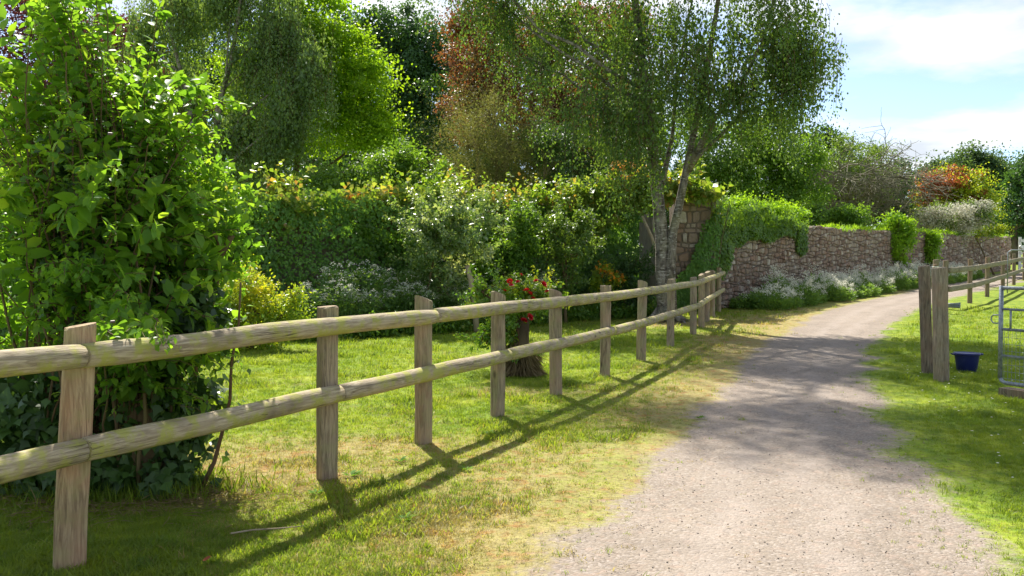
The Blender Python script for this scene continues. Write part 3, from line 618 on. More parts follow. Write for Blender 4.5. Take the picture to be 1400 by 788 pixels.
# pier at the garden opening, bigger stones
PX0, PX1, PY = 4.75, 5.98, 26.75; PH = 3.62
def ppt(u, v, o): return np.array([PX0 + u, PY - o, g1(PX0, PY) + v])
b = MB(); b.box((PX0 / 2 + PX1 / 2 - WB[0], PY + .4 - WB[1], PH / 2 - .1 + g1(PX0, PY) - WB[2]), ((PX1 - PX0) / 2, .4, PH / 2 + .1)); obj('pier_core', b.data('pier_core', M['mortar']), wall)
for s in rubble(PX1 - PX0, lambda u: PH - .1, None, .27, .19):
    q, f = stone_geom(s[3], 0, random.uniform(.02, .05), ppt); near.append((0, q, f, s[2] / 27 ** 2))
near.sort(key=lambda t: (t[0], -t[3]))
for i, (_, q, f, _s) in enumerate(near):
    if i < 300:
        c = q.mean(0); obj('stone', mesh_data('stone', q - c, f, M['stone']), wall, tuple(c - WB))
    else: rest.add(q - WB, f)
tag(obj('small_stones', rest.data('small_stones', M['stone']), wall), kind='stuff')
# garden wall under the ivy, left of the opening
GW = np.array([(-11.5, 17.8), (-6.2, 20.2), (-3.0, 22.4), (0, 24.6), (2.2, 26.2), (3.2, 26.9)])
gw = empty('garden_wall', (GW[2][0], GW[2][1], 0), 'garden wall buried under ivy behind the lawn', 'wall'); Vc = []; Fc = []
for x, y in GW:
    for dy, z in ((0, -.3), (0, 2.75), (.45, 2.75), (.45, -.3)): Vc.append(np.array([x - .7 * dy, y + dy, z + g1(x, y)]) - np.array(gw.location))
for i in range(len(GW) - 1):
    for k in range(4): k2 = (k + 1) % 4; Fc.append([i * 4 + k, (i + 1) * 4 + k, (i + 1) * 4 + k2, i * 4 + k2])
Fc += [[0, 1, 2, 3], [len(Vc) - 4 + k for k in range(4)][::-1]]
obj('core', mesh_data('core', np.array(Vc), Fc, M['mortar']), gw)
# weathered door and leaning pole in the opening
dr = empty('garden_door', (3.62, 25.4, g1(3.6, 25.4)), 'grey weathered plank door with a rounded top, standing ajar by the birch', 'door', rz=R(-52))
for i in range(4):
    h = 2.75 - .16 * (i - 1.2) ** 2; me_ = MB(); me_.box((i * .17, 0, h / 2 + .05), (.082, .022, h / 2)); obj('plank', me_.data('plank', M['greywood']), dr)
for z in (.5, 2.0):
    b = MB(); b.box((.26, .04, z), (.33, .016, .055)); obj('ledge', b.data('ledge', M['greywood']), dr)
lp = empty('leaning_pole', (4.12, 23.9, g1(4, 24)), 'bent pale pole leaning against the plank door beside the birch', 'pole')
b = MB(); b.tube([(-.15, -.3, -.03), (-.16, -.1, .7), (-.22, .25, 1.5), (-.36, .7, 2.2), (-.55, 1.1, 2.75)], [.055, .055, .05, .045, .035], 9); obj('pole', b.data('pole', M['paleb'], True), lp)

# ------------------------------------------------------------ trees
def curve(p0, p1, bend, n=7, sag=0):
    t = np.linspace(0, 1, n)[:, None]; p0 = np.asarray(p0, float); p1 = np.asarray(p1, float); L = np.linalg.norm(p1 - p0)
    off = rng.normal(size=3) * bend * L; w = rng.normal(size=(n, 3)) * bend * .12 * L; w[0] = 0; w[-1] = 0
    return p0 + (p1 - p0) * t + off * (np.sin(np.pi * t) * .5) + w + np.array([0, 0, sag * L]) * np.sin(np.pi * t)
WEEP = []
def foliage(lobes, n, leaf, ratio=.6, style='bush', cr=.45, per=55, up=.7, shell=.35, droop=.25, core=.22):
    """leaf positions: lobes -> clumps near each lobe's shell -> leaves. returns V,T and clump centres"""
    if style != 'weep':
        big = []
        for l in lobes:
            wt_ = l[6] if len(l) > 6 else 1.
            if min(l[3], l[4]) < .55: big.append(l); continue
            ry_ = l[5] if len(l) > 5 and l[5] else (l[3] + l[4]) * .5
            big.append((*l[:3], l[3] * .8, l[4] * .8, ry_ * .8, wt_ * .6))
            for d_ in rnd(7):
                f_ = .34 + .2 * rng.random(); big.append((l[0] + d_[0] * l[3] * .78, l[1] + d_[1] * ry_ * .78, l[2] + d_[2] * l[4] * .78, l[3] * f_, l[4] * f_, ry_ * f_, wt_ * .75))
        lobes = big
    ar = np.array([l[3] * l[4] for l in lobes]); ar = ar * np.array([l[6] if len(l) > 6 else 1. for l in lobes]); ar = ar / ar.sum(); Ls = []; Ps = []; Ds = []; Ns = []; cl = []
    for l, a in zip(lobes, ar):
        c = np.array(l[:3]); r = np.array([l[3], (l[3] + l[4]) * .5 if len(l) < 6 or not l[5] else l[5], l[4]]); nl = int(n * a); k = max(3, nl // per)
        d = rnd(k); rad = 1 - np.abs(rng.normal(size=k)) * shell; rad = np.clip(rad, .1, 1.05)
        lump = 1 + .22 * np.sin(d[:, 0] * 4 + c[0]) * np.sin(d[:, 2] * 5 + c[2] * 2)
        cc = c + d * r * (rad * np.minimum(lump, 1.08 if style == 'weep' else 2))[:, None]
        if style == 'weep':
            gk = max(3, k // 9); cc = cc[rng.integers(0, gk, k)] + np.clip(rng.normal(size=(k, 3)), -1.5, 1.5) * np.array([.36, .36, .3]) * cr / .5
        cl.append(cc)
        if style == 'weep': WEEP.extend(cc.tolist())
        cN = unit(rnd(k) * .75 + np.array([0, 0, up]) + d * .5); idx = rng.integers(0, k, nl); csz = cr * (.5 + rng.random(k))
        o = rng.normal(size=(nl, 3)) * csz[idx][:, None] * .5; o -= cN[idx] * np.sum(o * cN[idx], 1, keepdims=True) * .45
        if style == 'weep': ln = (.5 + 1.6 * rng.random(k)); o = np.stack([rng.normal(size=nl) * .07, rng.normal(size=nl) * .07, -rng.random(nl) * ln[idx]], -1) * np.array([cr / .45, cr / .45, 1]) + rng.normal(size=(nl, 3)) * .05
        elif style == 'shelf': o *= np.array([1.35, 1.35, .3])
        elif style == 'spray': dd = unit(d + np.array([0, 0, .5])); s_ = (rng.random(nl) * 2.2 - .4) * csz[idx]; o = dd[idx] * s_[:, None] + rng.normal(size=(nl, 3)) * .09 * cr / .45
        Ps.append(cc[idx] + o)
        D = unit(d[idx] * .5 + rnd(nl) * .9 + np.array([0, 0, -droop])); N = unit(rnd(nl) * .5 + cN[idx])
        if style == 'weep': D = unit(rnd(nl) * .7 + np.array([0, 0, -1.0])); N = unit(rnd(nl) + d[idx] * .4)
        nc = int(nl * core)
        if nc:
            kk = rng.choice(nl, nc, replace=False); Pn = Ps[-1]; Pn[kk] = c + rnd(nc) * r * (.8 * rng.random(nc) ** .45)[:, None]
        sz_ = np.ones(nl)
        if nc: sz_[kk] = 1.6
        Ls.append(sz_); Ds.append(D); Ns.append(N)
    P = np.concatenate(Ps); D = np.concatenate(Ds); N = np.concatenate(Ns); L = leaf * (.65 + .7 * rng.random(len(P))) * np.concatenate(Ls)
    return P, D, N, L, np.concatenate(cl)
def PL(d, *ls):
    """lobes given as picture position and size at a depth d -> world ellipsoids"""
    out = []
    for l in ls:
        dd = d + (l[4] if len(l) > 4 else 0); p = at(l[0], l[1], dd); out.append((p[0], p[1], p[2], l[2] * dd / F, l[3] * dd / F, 0, l[5] if len(l) > 5 else 1.))
    return out
def tree(name, label, cat, base, lobes, n, leaf, mat, barkm, tr, style='bush', cr=.5, ratio=.6, group=None, stems=None, extra=None, per=110, limbs=5, shell=.35, up=.7, twig=.018, droop=.25, top=None, leafname='crown', core=.22, limbr=.4):
    bx, by = base; bz = g1(bx, by); root = empty(name, (bx, by, bz), label, cat, group); B = np.array([bx, by, bz])
    P, D, N, L, cl = foliage(lobes, n, leaf, ratio, style, cr, per, up, shell, droop, core)
    k = P[:, 2] > gz(P[:, 0], P[:, 1]) + .03; P, D, N, L = P[k], D[k], N[k], L[k]
    V, T = leaf_mesh(P - B, D, N, L, L * ratio)
    obj(leafname, mesh_data(leafname, V, T, mat), root)
    tb = MB()
    if stems is None:
        lo = np.array(lobes); w = lo[:, 3] * lo[:, 4]; cm = (lo[:, :3] * w[:, None]).sum(0) / w.sum(); zt_ = top or lo[:, 2].max() + .3 * lo[:, 4].max()
        tp = np.array([cm[0] * .7 + bx * .3, cm[1] * .7 + by * .3, zt_]); stems = [(curve(B + (0, 0, -.15), tp, .06, 9), tr)]
    allp = []
    for pts, r in stems:
        pts = np.asarray(pts); t = np.linspace(0, 1, len(pts)); rr = r * (1 - .86 * t ** .9); rr[0] = r * 1.35
        tb.tube(pts - B, rr, 10); fine = np.stack([np.interp(np.linspace(0, 1, 60), t, pts[:, i]) for i in range(3)], -1); allp.append((fine, np.interp(np.linspace(0, 1, 60), t, rr)))
    obj('trunk', tb.data('trunk', barkm, True), root)
    if style == 'weep':
        tw_ = MB()
        for q in WEEP:
            if q[2] < 13: q = np.array(q) - B; e_ = q + np.array([rng.normal() * .06, rng.normal() * .06, -.6 - rng.random() * .9]); tw_.tube([q + (rng.normal() * .08, rng.normal() * .08, .18), q, e_], [.007, .005, .002], 3, False)
        WEEP.clear(); tag(obj('twigs', tw_.data('twigs', M['stem']), root), kind='stuff')
    bb = MB(); spine = np.concatenate([a for a, _ in allp]); srad = np.concatenate([r for _, r in allp])
    for l in lobes:
        c = np.array(l[:3]); h = np.linalg.norm((spine - c)[:, :2], axis=1); cost = np.abs(spine[:, 2] - (c[2] - .7 * h - .15)) + .35 * h; j = int(np.argmin(cost))
        if spine[j, 2] < bz + .3 and len(spine) > 12: j = max(j, 8)
        r0 = min(srad[j] * .6, tr * limbr); bb.tube(curve(spine[j], c, .12, 7) - B, np.linspace(r0, r0 * .3 + .008, 7), 6)
        near_ = cl[np.argsort(np.linalg.norm((cl - c) / max(l[3], l[4]), axis=1) + rng.random(len(cl)) * .8)[:limbs]]
        for q in near_: bb.tube(curve(c + rng.normal(size=3) * .05, q, .15, 5) - B, np.linspace(r0 * .35 + twig * .6, twig * .4, 5), 4, False)
    tag(obj('branches', bb.data('branches', barkm, True), root), kind='stuff')
    return root, B, cl
def add_leaves(root, B, name, P, D, N, L, ratio, mat, fn=leaf_mesh):
    V, T = fn(P - B, D, N, L, L * ratio); return obj(name, mesh_data(name, V, T, mat), root)

# the birch by the fence: forked trunk, hanging crown that rises far above the frame
bx, by = 3.92, 23.2; z0 = g1(bx, by)
def bp(px, py, d=23.2): return at(px, py, d)
s1 = [bp(912, 446), bp(909, 420), bp(906, 380), bp(905, 330), bp(900, 280), bp(893, 220), bp(886, 150), bp(874, 70), bp(866, 0), bp(850, -120, 23.5), bp(820, -260, 23.3), bp(780, -400, 22.6), bp(730, -540, 22)]
s2 = [bp(916, 440), bp(916, 370, 23.1), bp(919, 320, 23.1), bp(928, 280, 23.1), bp(936, 240, 23), bp(948, 180, 22.9), bp(966, 90, 22.8), bp(980, 0, 22.6), bp(1000, -120, 22.4), bp(1015, -280, 22.3), bp(1020, -380, 22.3)]
s3 = [bp(938, 236, 23), bp(975, 165, 22.7), bp(1010, 120, 22.3), bp(1040, 60, 22), bp(1060, -20, 21.7), bp(1075, -90, 21.6)]
s4 = [bp(899, 276), bp(918, 190, 23.5), bp(925, 100, 23.7), bp(945, 0, 24), bp(940, -100, 24.2)]
lob = PL(23.2, (870, 60, 70, 90), (770, 30, 80, 65, .8, .7), (690, 10, 70, 55, 1, .6), (825, 150, 55, 75, 0, .8), (740, 95, 40, 50, .5, .5), (960, 70, 70, 70, -.8), (1045, 60, 70, 80, -1), (1092, 65, 50, 85, -1.2), (1000, 130, 60, 50, -1), (1075, 125, 40, 38, -1),
         (880, 170, 40, 60, -.6), (650, -40, 70, 60, 1, .8), (760, -100, 110, 90, 0, .6), (900, -90, 110, 90, 0, .6), (1040, -80, 110, 90, -1, .6), (820, -240, 120, 100, 0, .75), (960, -240, 120, 100, 0, .85), (890, -380, 120, 90, 0, .85), (720, -220, 90, 80, 0, .7), (640, -420, 110, 80, -2, .95), (750, -470, 110, 80, -1.5, .95), (560, -400, 70, 70, -2, .95), (650, -570, 100, 70, -1.5, .85), (540, -250, 60, 60, -1, .5))
birch, BB, bcl = tree('birch_tree', 'tall silver birch with forked trunk and hanging leaves beside the fence', 'tree', (bx, by), lob, 165000, .068, M['l_birch'], M['birch'], .27, 'weep', .55, .72,
    stems=[(s1, .225), (s2, .15), (s3, .08), (s4, .07)], per=60, limbs=12, shell=.5, twig=.014, core=.1, limbr=.2)
b = MB()
for a in np.linspace(0, 6.28, 9)[:-1]:
    c_, s_ = math.cos(a), math.sin(a); b.tube([(c_ * .1, s_ * .1, .35), (c_ * .3, s_ * .3, .12), (c_ * .62, s_ * .62, -.03)], [.13, .10, .03], 7)
obj('root_flare', b.data('root_flare', M['birch'], True), birch)

# trees beyond the garden wall, left to right
tree('weeping_birch', 'weeping birch with slender white stems behind the ivy wall', 'tree', (-11.4, 34), PL(34, (300, 20, 55, 40, 0, .6), (350, 95, 40, 50, 0, .6), (395, 160, 34, 75, -1), (262, 130, 40, 60, 1, .7), (385, 50, 45, 55), (335, 185, 45, 45), (250, 10, 50, 45, 1, .8), (424, 100, 20, 60, -1), (205, 60, 30, 60, 1), (320, -30, 70, 40), (370, 215, 30, 25, -1), (290, 205, 30, 30)),
    60000, .10, M['l_birch2'], M['birch'], .19, 'weep', .6, .6, per=50, limbs=9, shell=.5,
    stems=[([at(290, 400, 34), at(292, 250, 34), at(300, 150, 34), at(318, 90, 33.6), at(330, 20, 33.5), at(340, -60, 33.5)], .17), ([at(280, 400, 34), at(275, 250, 34), at(258, 130, 34), at(240, 60, 34), at(225, 10, 34)], .17), ([at(292, 260, 34), at(300, 170, 33.8), at(312, 100, 33.5), at(318, 30, 33.5)], .1)])
tree('purple_beech', 'dark purple leaved tree showing behind the leafy shrub', 'tree', (-19, 37), PL(37, (70, 20, 80, 60), (150, 60, 55, 65), (20, 90, 70, 80), (190, 120, 40, 60), (120, 140, 60, 60)), 22000, .11, M['l_purple'], M['bark'], .25, cr=.7)
tree('linden_tree', 'tall dark leafy tree filling the gap behind the weeping birch', 'tree', (-16, 46), PL(46, (250, 60, 70, 60), (330, 90, 70, 60), (180, 100, 70, 70), (280, 150, 80, 60), (120, 60, 60, 70), (380, 160, 60, 60), (200, 190, 70, 50), (320, 10, 70, 50), (300, 230, 80, 40), (430, 225, 70, 40), (60, 150, 70, 70)), 44000, .15, M['l_oak'], M['bark'], .35, cr=.8, shell=.25)
tree('beech_tree', 'dark green tree closing the gap between the oak and the birch', 'tree', (-.8, 52), PL(52, (640, 150, 60, 55), (700, 190, 60, 50), (600, 220, 50, 50), (760, 150, 60, 60), (820, 200, 60, 60), (680, 90, 50, 45), (880, 170, 50, 60), (660, 250, 70, 35)), 34000, .17, M['l_dark'], M['bark'], .4, cr=.85, shell=.25)
tree('maple_tree', 'lime green maple with fine spreading branches behind the ivy wall', 'tree', (-8.9, 37), PL(37, (400, 70, 75, 60), (470, 110, 60, 55), (490, 170, 50, 38, -1), (425, 160, 60, 50), (350, 130, 60, 60, 1), (430, 20, 50, 35), (515, 150, 28, 30), (380, -20, 60, 40), (455, 55, 50, 40, -1)),
    52000, .11, M['l_maple'], M['bark'], .2, 'shelf', .75, .8, per=110, limbs=9, shell=.4, up=1.0,
    stems=[([at(400, 330, 37), at(402, 265, 37), at(410, 200, 37), at(420, 120, 37), at(425, 40, 37)], .2), ([at(402, 262, 37), at(430, 240, 36.6), at(468, 215, 36.3), at(500, 180, 36)], .12), ([at(404, 268, 37), at(440, 250, 36.4), at(480, 232, 36), at(512, 208, 36)], .09)])
tree('oak_tree', 'dark green oak with rounded crown standing far behind the maple', 'tree', (-8, 58), PL(58, (520, 45, 45, 32), (580, 60, 45, 42), (545, 95, 50, 45), (495, 100, 40, 50, 2), (600, 110, 40, 40), (560, 150, 45, 45), (515, 165, 45, 45), (620, 60, 35, 50, 2), (475, 50, 30, 40, 2), (600, 165, 35, 45)),
    50000, .2, M['l_oak'], M['bark'], .5, cr=.85, ratio=.6, per=130, shell=.22, up=.9)
tree('laurel_bush', 'glossy green bush rising over the ivy wall below the maple', 'bush', (-5.0, 30), PL(30, (520, 235, 45, 30), (560, 225, 40, 35), (480, 250, 45, 25), (585, 250, 40, 30), (440, 255, 40, 22)), 15000, .09, M['l_green'], M['stem'], .08, cr=.4)
tree('copper_tree', 'tall tree with bronze and red tinged leaves behind the birch', 'tree', (1.4, 37), PL(37, (700, 60, 70, 60), (780, 80, 70, 75), (650, 110, 40, 50), (840, 60, 50, 70), (720, 140, 60, 50), (800, 170, 55, 50, 1), (660, 30, 45, 45)),
    42000, .11, M['l_copper'], M['bark'], .36, cr=.7, limbs=8, stems=[([at(752, 330, 37), at(752, 260, 37), at(748, 180, 37), at(750, 80, 37), at(752, 0, 37)], .36), ([at(750, 250, 37), at(775, 200, 36.7), at(800, 120, 36.5), at(815, 40, 36.5)], .2)])
r_, B_, _ = tree('red_leaved_tree', 'small tree with clusters of red leaves between the oak and birch', 'tree', (-2.3, 40), PL(40, (625, 85, 22, 22), (640, 110, 28, 22), (615, 145, 22, 16), (650, 70, 20, 25), (800, 30, 25, 25, -2), (820, 60, 18, 22, -2), (640, 170, 25, 25), (680, 130, 30, 30)), 7000, .11, M['l_red'], M['bark'], .14, cr=.5)
tree('tamarisk', 'feathery brownish bush with fine twigs behind the garden wall', 'bush', (-1.0, 32), PL(32, (640, 200, 45, 50), (700, 210, 55, 55), (620, 240, 30, 35), (670, 160, 40, 35), (740, 220, 40, 50), (690, 255, 60, 30)),
    46000, .055, M['l_tam'], M['stem'], .12, 'spray', .6, .3, per=40, limbs=26, shell=.45, twig=.012)
tree('yew_bush', 'dark bush filling the opening behind the garden door', 'bush', (5.4, 30), PL(30, (905, 370, 50, 45), (950, 330, 45, 50), (900, 310, 45, 40)), 12000, .09, M['l_dark'], M['stem'], .1, cr=.45)
tree('holly_bush', 'dark evergreen bush behind the garden wall near the birch', 'bush', (3.1, 31), PL(31, (790, 240, 55, 50), (850, 225, 50, 60), (760, 200, 35, 35)), 16000, .08, M['l_dark'], M['stem'], .1, cr=.45)
tree('ash_tree', 'fresh green tree beyond the stone wall, right of the birch', 'tree', (12.5, 44), PL(44, (990, 210, 50, 50), (1050, 190, 55, 42), (1040, 240, 60, 45), (985, 260, 45, 35), (1095, 225, 40, 45), (1090, 270, 45, 30), (950, 240, 35, 55, 2), (930, 180, 40, 50, 3)),
    44000, .12, M['l_green'], M['bark'], .28, cr=.6, per=120, shell=.3)
tree('evergreen_tree', 'dark broad evergreen standing behind the bare twiggy tree', 'tree', (20.5, 54), PL(54, (1150, 240, 55, 40), (1195, 255, 45, 40), (1110, 265, 40, 35), (1170, 285, 60, 30), (1225, 275, 25, 30), (1130, 200, 40, 25)), 34000, .15, M['l_dark'], M['bark'], .3, cr=.65, shell=.28)
tree('far_oak', 'big round green tree far beyond the end of the wall', 'tree', (51, 98), PL(98, (1330, 235, 35, 25), (1300, 240, 30, 25), (1365, 260, 30, 35), (1340, 275, 45, 35), (1290, 270, 35, 30), (1350, 225, 25, 18), (1270, 235, 22, 14)), 34000, .3, M['l_far'], M['bark'], .6, cr=1.2, per=120, shell=.22, up=.9)
tree('far_sycamore', 'dark tree at the end of the path beside the white gate', 'tree', (45, 82), PL(82, (1395, 255, 22, 28), (1385, 300, 32, 28), (1430, 280, 35, 50), (1410, 230, 22, 20), (1455, 240, 35, 40)), 22000, .25, M['l_oak'], M['bark'], .5, cr=1.0, per=120, shell=.22, up=.9)
r_, B_, cl_ = tree('smoke_bush', 'rounded bush with orange red upper leaves behind the wall', 'bush', (28.5, 60), PL(60, (1300, 258, 42, 26), (1275, 272, 30, 24), (1330, 275, 30, 26), (1300, 290, 50, 22)), 17000, .14, M['l_yellow'], M['stem'], .15, cr=.6, shell=.28)
P, D, N, L, _ = foliage(PL(59.6, (1298, 247, 42, 19), (1272, 262, 26, 20), (1330, 262, 27, 20)), 9000, .14, .6, 'bush', .5, 40, .9, .25); k = N[:, 2] > -1
add_leaves(r_, B_, 'red_leaves', P, D, N, L, .6, M['l_smoke'])
r_, B_, cl_ = tree('white_flowering_bush', 'creamy white flowering bush leaning over the stone wall', 'bush', (24.6, 53.5), PL(53.5, (1300, 300, 42, 22), (1330, 296, 26, 20), (1270, 302, 26, 16)), 9000, .11, M['l_green2'], M['stem'], .1, cr=.5, shell=.28)
P, D, N, L, _ = foliage(PL(53.2, (1300, 298, 44, 23), (1332, 294, 26, 20), (1265, 300, 30, 16)), 9000, .085, .9, 'bush', .3, 30, .9, .2); add_leaves(r_, B_, 'flowers', P, D, N, L, .9, M['fl_cream'])
for i, (nm, lab, ls, d, mt, n_) in enumerate([('sunlit_ivy_top', 'sunlit yellow green ivy top over the wall end, its brightness in the leaf colour', [(1030, 288, 50, 14), (1075, 292, 35, 13), (1000, 282, 30, 14)], 37, 'l_bright', 8000),  # sunlit ivy top modelled as a shrub; sunlight put into its bright leaf colour
        ('leafy_shrub', 'green shrub with orange tips showing over the middle of the wall', [(1130, 296, 35, 18), (1160, 298, 28, 15), (1105, 298, 22, 16)], 40, 'l_green', 8000),
        ('low_shrub', 'low yellowish plants along the top of the far wall', [(1360, 315, 18, 8), (1335, 318, 18, 7), (1290, 318, 20, 6), (1240, 312, 16, 8)], 56, 'l_yellow', 4500)]):
    c = at(ls[0][0], 0, d); tree(nm, lab, 'shrub', (c[0], d), PL(d, *ls), n_, .1, M[mt], M['stem'], .06, cr=.4, shell=.3)
# bare twiggy tree
def twiggy(name, label, base, htop, spread, levels, seedn):
    r = np.random.default_rng(seedn); bx, by = base; B = np.array([bx, by, g1(bx, by)]); root = empty(name, tuple(B), label, 'tree'); tk = MB(); tw = MB()
    def grow(p, d, L, rad, lv):
        n = 5; pts = [p]; q = p.copy(); dd = d.copy()
        for i in range(n):
            dd = unit(dd + r.normal(size=3) * .16 + np.array([dd[0] * .10, dd[1] * .10, -.05 if lv < 3 else .05])); q = q + dd * L / n; pts.append(q.copy())
        (tk if lv >= levels - 1 else tw).tube(pts, np.linspace(rad, rad * .5, n + 1), 6 if lv >= levels - 1 else 3, False)
        if lv == 0: return
        for i in range(1, n + 1):
            for _ in range(2 if lv > 1 else 2):
                if r.random() < .82:
                    sd_ = unit(np.cross(dd, r.normal(size=3))); nd = unit(dd * .65 + sd_ * .85 + np.array([0, 0, .05])); grow(pts[i], nd, L * r.uniform(.42, .68), rad * .5, lv - 1)
    for k in range(6):
        a = k / 6 * 6.28 + r.random(); grow(np.array([0, 0, htop * .30]), unit(np.array([math.cos(a) * spread, math.sin(a) * spread, 1.0])), htop * .42, .11, levels)
    tk.tube([(0, 0, -.2), (0, 0, htop * .15), (.05, 0, htop * .32)], [.2, .17, .14], 8)
    obj('trunk', tk.data('trunk', M['twig'], True), root); tag(obj('twigs', tw.data('twigs', M['twig']), root), kind='stuff'); return root, B
tg, TB = twiggy('twiggy_tree', 'spreading grey tree with bare wiry twigs beyond the wall', (17.6, 48.5), 8.8, 1.2, 3, 5)
P, D, N, L, _ = foliage(PL(48.5, (1160, 215, 50, 30), (1180, 245, 50, 30), (1130, 240, 35, 30)), 9000, .1, .5, 'shelf', .7, 30, .6, .5); add_leaves(tg, TB, 'leaves', P, D, N, L, .5, M['l_green2'])

# woodland closing the view far behind the garden
woods = [(x_, 205 + 25 * math.sin(x_ * .013) + rng.normal() * 12, 65, 60 + rng.random() * 25, rng.normal() * 6) for x_ in range(-260, 900, 58)] + [(x_, 280, 60, 40, rng.normal() * 5) for x_ in range(-260, 1250, 70)]
P, D, N, L, _ = foliage(PL(76, *woods), 110000, .42, .6, 'bush', 1.1, 60, .8, .3)
V, T = leaf_mesh(P, D, N, L, L * .6); tag(obj('woodland', mesh_data('woodland', V, T, M['l_dark'])), 'dark wood closing the view behind the garden trees', 'woodland', kind='stuff')
P, D, N, L, _ = foliage(PL(120, *[(x_, 322 + 6 * math.sin(x_), 45, 24, 0) for x_ in range(1150, 1900, 40)]), 16000, .45, .6, 'bush', 1.6, 60, .8, .3)
V, T = leaf_mesh(P, D, N, L, L * .6); tag(obj('distant_hedge', mesh_data('distant_hedge', V, T, M['l_far'])), 'distant hedgerow beyond the end of the path', 'hedge', kind='stuff')

# ------------------------------------------------------------ ivy and climbers
def curtain(pts, n, thick, seed=0):
    """points on a hanging leaf curtain. pts: list of (x, y, zlow, zhigh) along the wall; outward normal to the lawn side"""
    q = np.array(pts, float); seg = np.concatenate([[0], np.cumsum(np.linalg.norm(np.diff(q[:, :2], axis=0), axis=1))]); s = rng.random(n) * seg[-1]
    x = np.interp(s, seg, q[:, 0]); y = np.interp(s, seg, q[:, 1]); zl = np.interp(s, seg, q[:, 2]); zh = np.interp(s, seg, q[:, 3])
    zl = zl + (fbm(s, s * 0, 1.6, seed) - .5) * .7 * np.clip(zl * 2, 0, 1); zh = zh + (fbm(s, s * 0 + 3, 1.1, seed + 9) - .45) * .75; t = rng.random(n); sh = rng.random(n) < .06; z = zl + (zh - zl) * t; z = np.where(sh, zh + .45 * (vnoise(s, s * 0, 5., seed) ** 2) * rng.random(n), z); t = np.where(sh, 1, t)
    tx = np.gradient(q[:, 0]); ty = np.gradient(q[:, 1]); nl = np.hypot(tx, ty); nx_ = np.interp(s, seg, ty / nl); ny_ = np.interp(s, seg, -tx / nl); Nn = np.stack([nx_, ny_, 0 * nx_], -1)
    o = thick * (.25 + .9 * fbm(s, z, .9, seed + 3)) * (1 + .6 * sstep(.55, 1, t)) - rng.random(n) ** 2 * .22
    P = np.stack([x, y, z], -1) + Nn * o[:, None]; D = unit(np.array([0, 0, -1.]) + rnd(n) * .6 + Nn * .2); N = unit(Nn + np.array([0, 0, .45]) + rnd(n) * .55)
    return P, D, N
def climber(name, label, cat, pts, n, leaf, mat, thick=.35, group=None, seed=0, fn=ivy_leaf, ratio=1.0, partname='leaves'):
    c = np.mean(np.array(pts), 0); B = np.array([c[0], c[1], g1(c[0], c[1])]); root = empty(name, tuple(B), label, cat, group)
    P, D, N = curtain(pts, n, thick, seed); L = leaf * (.6 + .7 * rng.random(n)); add_leaves(root, B, partname, P, D, N, L, ratio, mat, fn)
    b = MB(); q = np.array(pts)
    for k in range(8):
        i = rng.integers(0, len(q)); x, y, zl, zh = q[i]; b.tube(curve((x, y, zl + .0), (x + rng.normal() * .3, y, zh), .05, 7) - B, np.linspace(.022, .008, 7), 4, False)
    tag(obj('stems', b.data('stems', M['stem']), root), kind='stuff'); return root, B
gwz = lambda x, y, z: z + g1(x, y)
iv = [(x, y - .02, gwz(x, y, .05), gwz(x, y, 2.85)) for x, y in GW]
ivr, _b = climber('ivy', 'dark green ivy curtain covering the garden wall behind the lawn', 'ivy', iv, 30000, .085, M['l_ivy'], .7, seed=4)
lo_ = []
for q in range(26):
    f_ = rng.random() * 4; i_ = int(f_); p_ = GW[i_] + (GW[i_ + 1] - GW[i_]) * (f_ - i_); rr_ = .22 + .4 * rng.random() ** 1.5; lo_.append((p_[0] + .1, p_[1] - .25 - .2 * rng.random(), g1(*p_) + 1.5 + 1.45 * rng.random() ** .6, rr_ * 1.2, rr_, rr_ * .9))
P, D, N, L, _ = foliage(lo_, 12000, .085, .8, 'bush', .2, 60, .9, .3)
add_leaves(ivr, np.array(ivr.location), 'bulging_leaves', P, unit(D + np.array([0, 0, -.4])), N, L, .9, M['l_ivyl'], ivy_leaf)
rv, RB = climber('trailing_vine', 'vine with orange tinted leaves trailing along the top of the ivy wall', 'vine', [(x, y + .05, gwz(x, y, 2.45), gwz(x, y, 3.15 + .15 * math.sin(x * 1.3))) for x, y in GW[:4]], 7500, .12, M['l_vine'], .8, seed=8)
lo_ = []
for q in range(30):
    f_ = rng.random() * 4; i_ = int(f_); p_ = GW[i_] + (GW[i_ + 1] - GW[i_]) * (f_ - i_); rr_ = .2 + .34 * rng.random() ** 1.5; lo_.append((p_[0] + .1, p_[1] - .1 - .35 * rng.random(), g1(*p_) + 2.6 + .65 * rng.random(), rr_ * 1.3, rr_, rr_))
P, D, N, L, _ = foliage(lo_, 7000, .11, .8, 'spray', .3, 30, .9, .35)
add_leaves(rv, RB, 'tangled_shoots', P, D, N, L, .85, M['l_vine'])
cv = np.array([(1.2, 25.4), (2.2, 25.9), (3.1, 26.2), (4.2, 26.4), (5.1, 26.5), (5.7, 26.6)])
av, AB = climber('arch_vine', 'orange and cream leaved vine arching over the garden door', 'vine', [(x, y, gwz(x, y, lo), gwz(x, y, hi)) for (x, y), lo, hi in zip(cv, (1.9, 2.3, 2.6, 2.95, 3.25, 3.4), (3.0, 3.5, 3.75, 3.8, 3.6, 3.5))], 3800, .16, M['l_vine'], .5, seed=12)
lo_ = [(x_, y_ - .2, z_ + g1(x_, y_), a_ * 1.25, a_, a_) for x_, y_, z_, a_ in ((1.6, 25.6, 3.0, .35), (2.1, 25.7, 3.35, .38), (2.7, 25.9, 3.3, .42), (3.2, 26, 3.7, .34), (3.8, 26.2, 3.55, .4), (4.5, 26.3, 3.6, .34), (5.2, 26.35, 3.5, .36), (5.75, 26.5, 3.45, .3), (2.3, 25.8, 2.7, .35))]
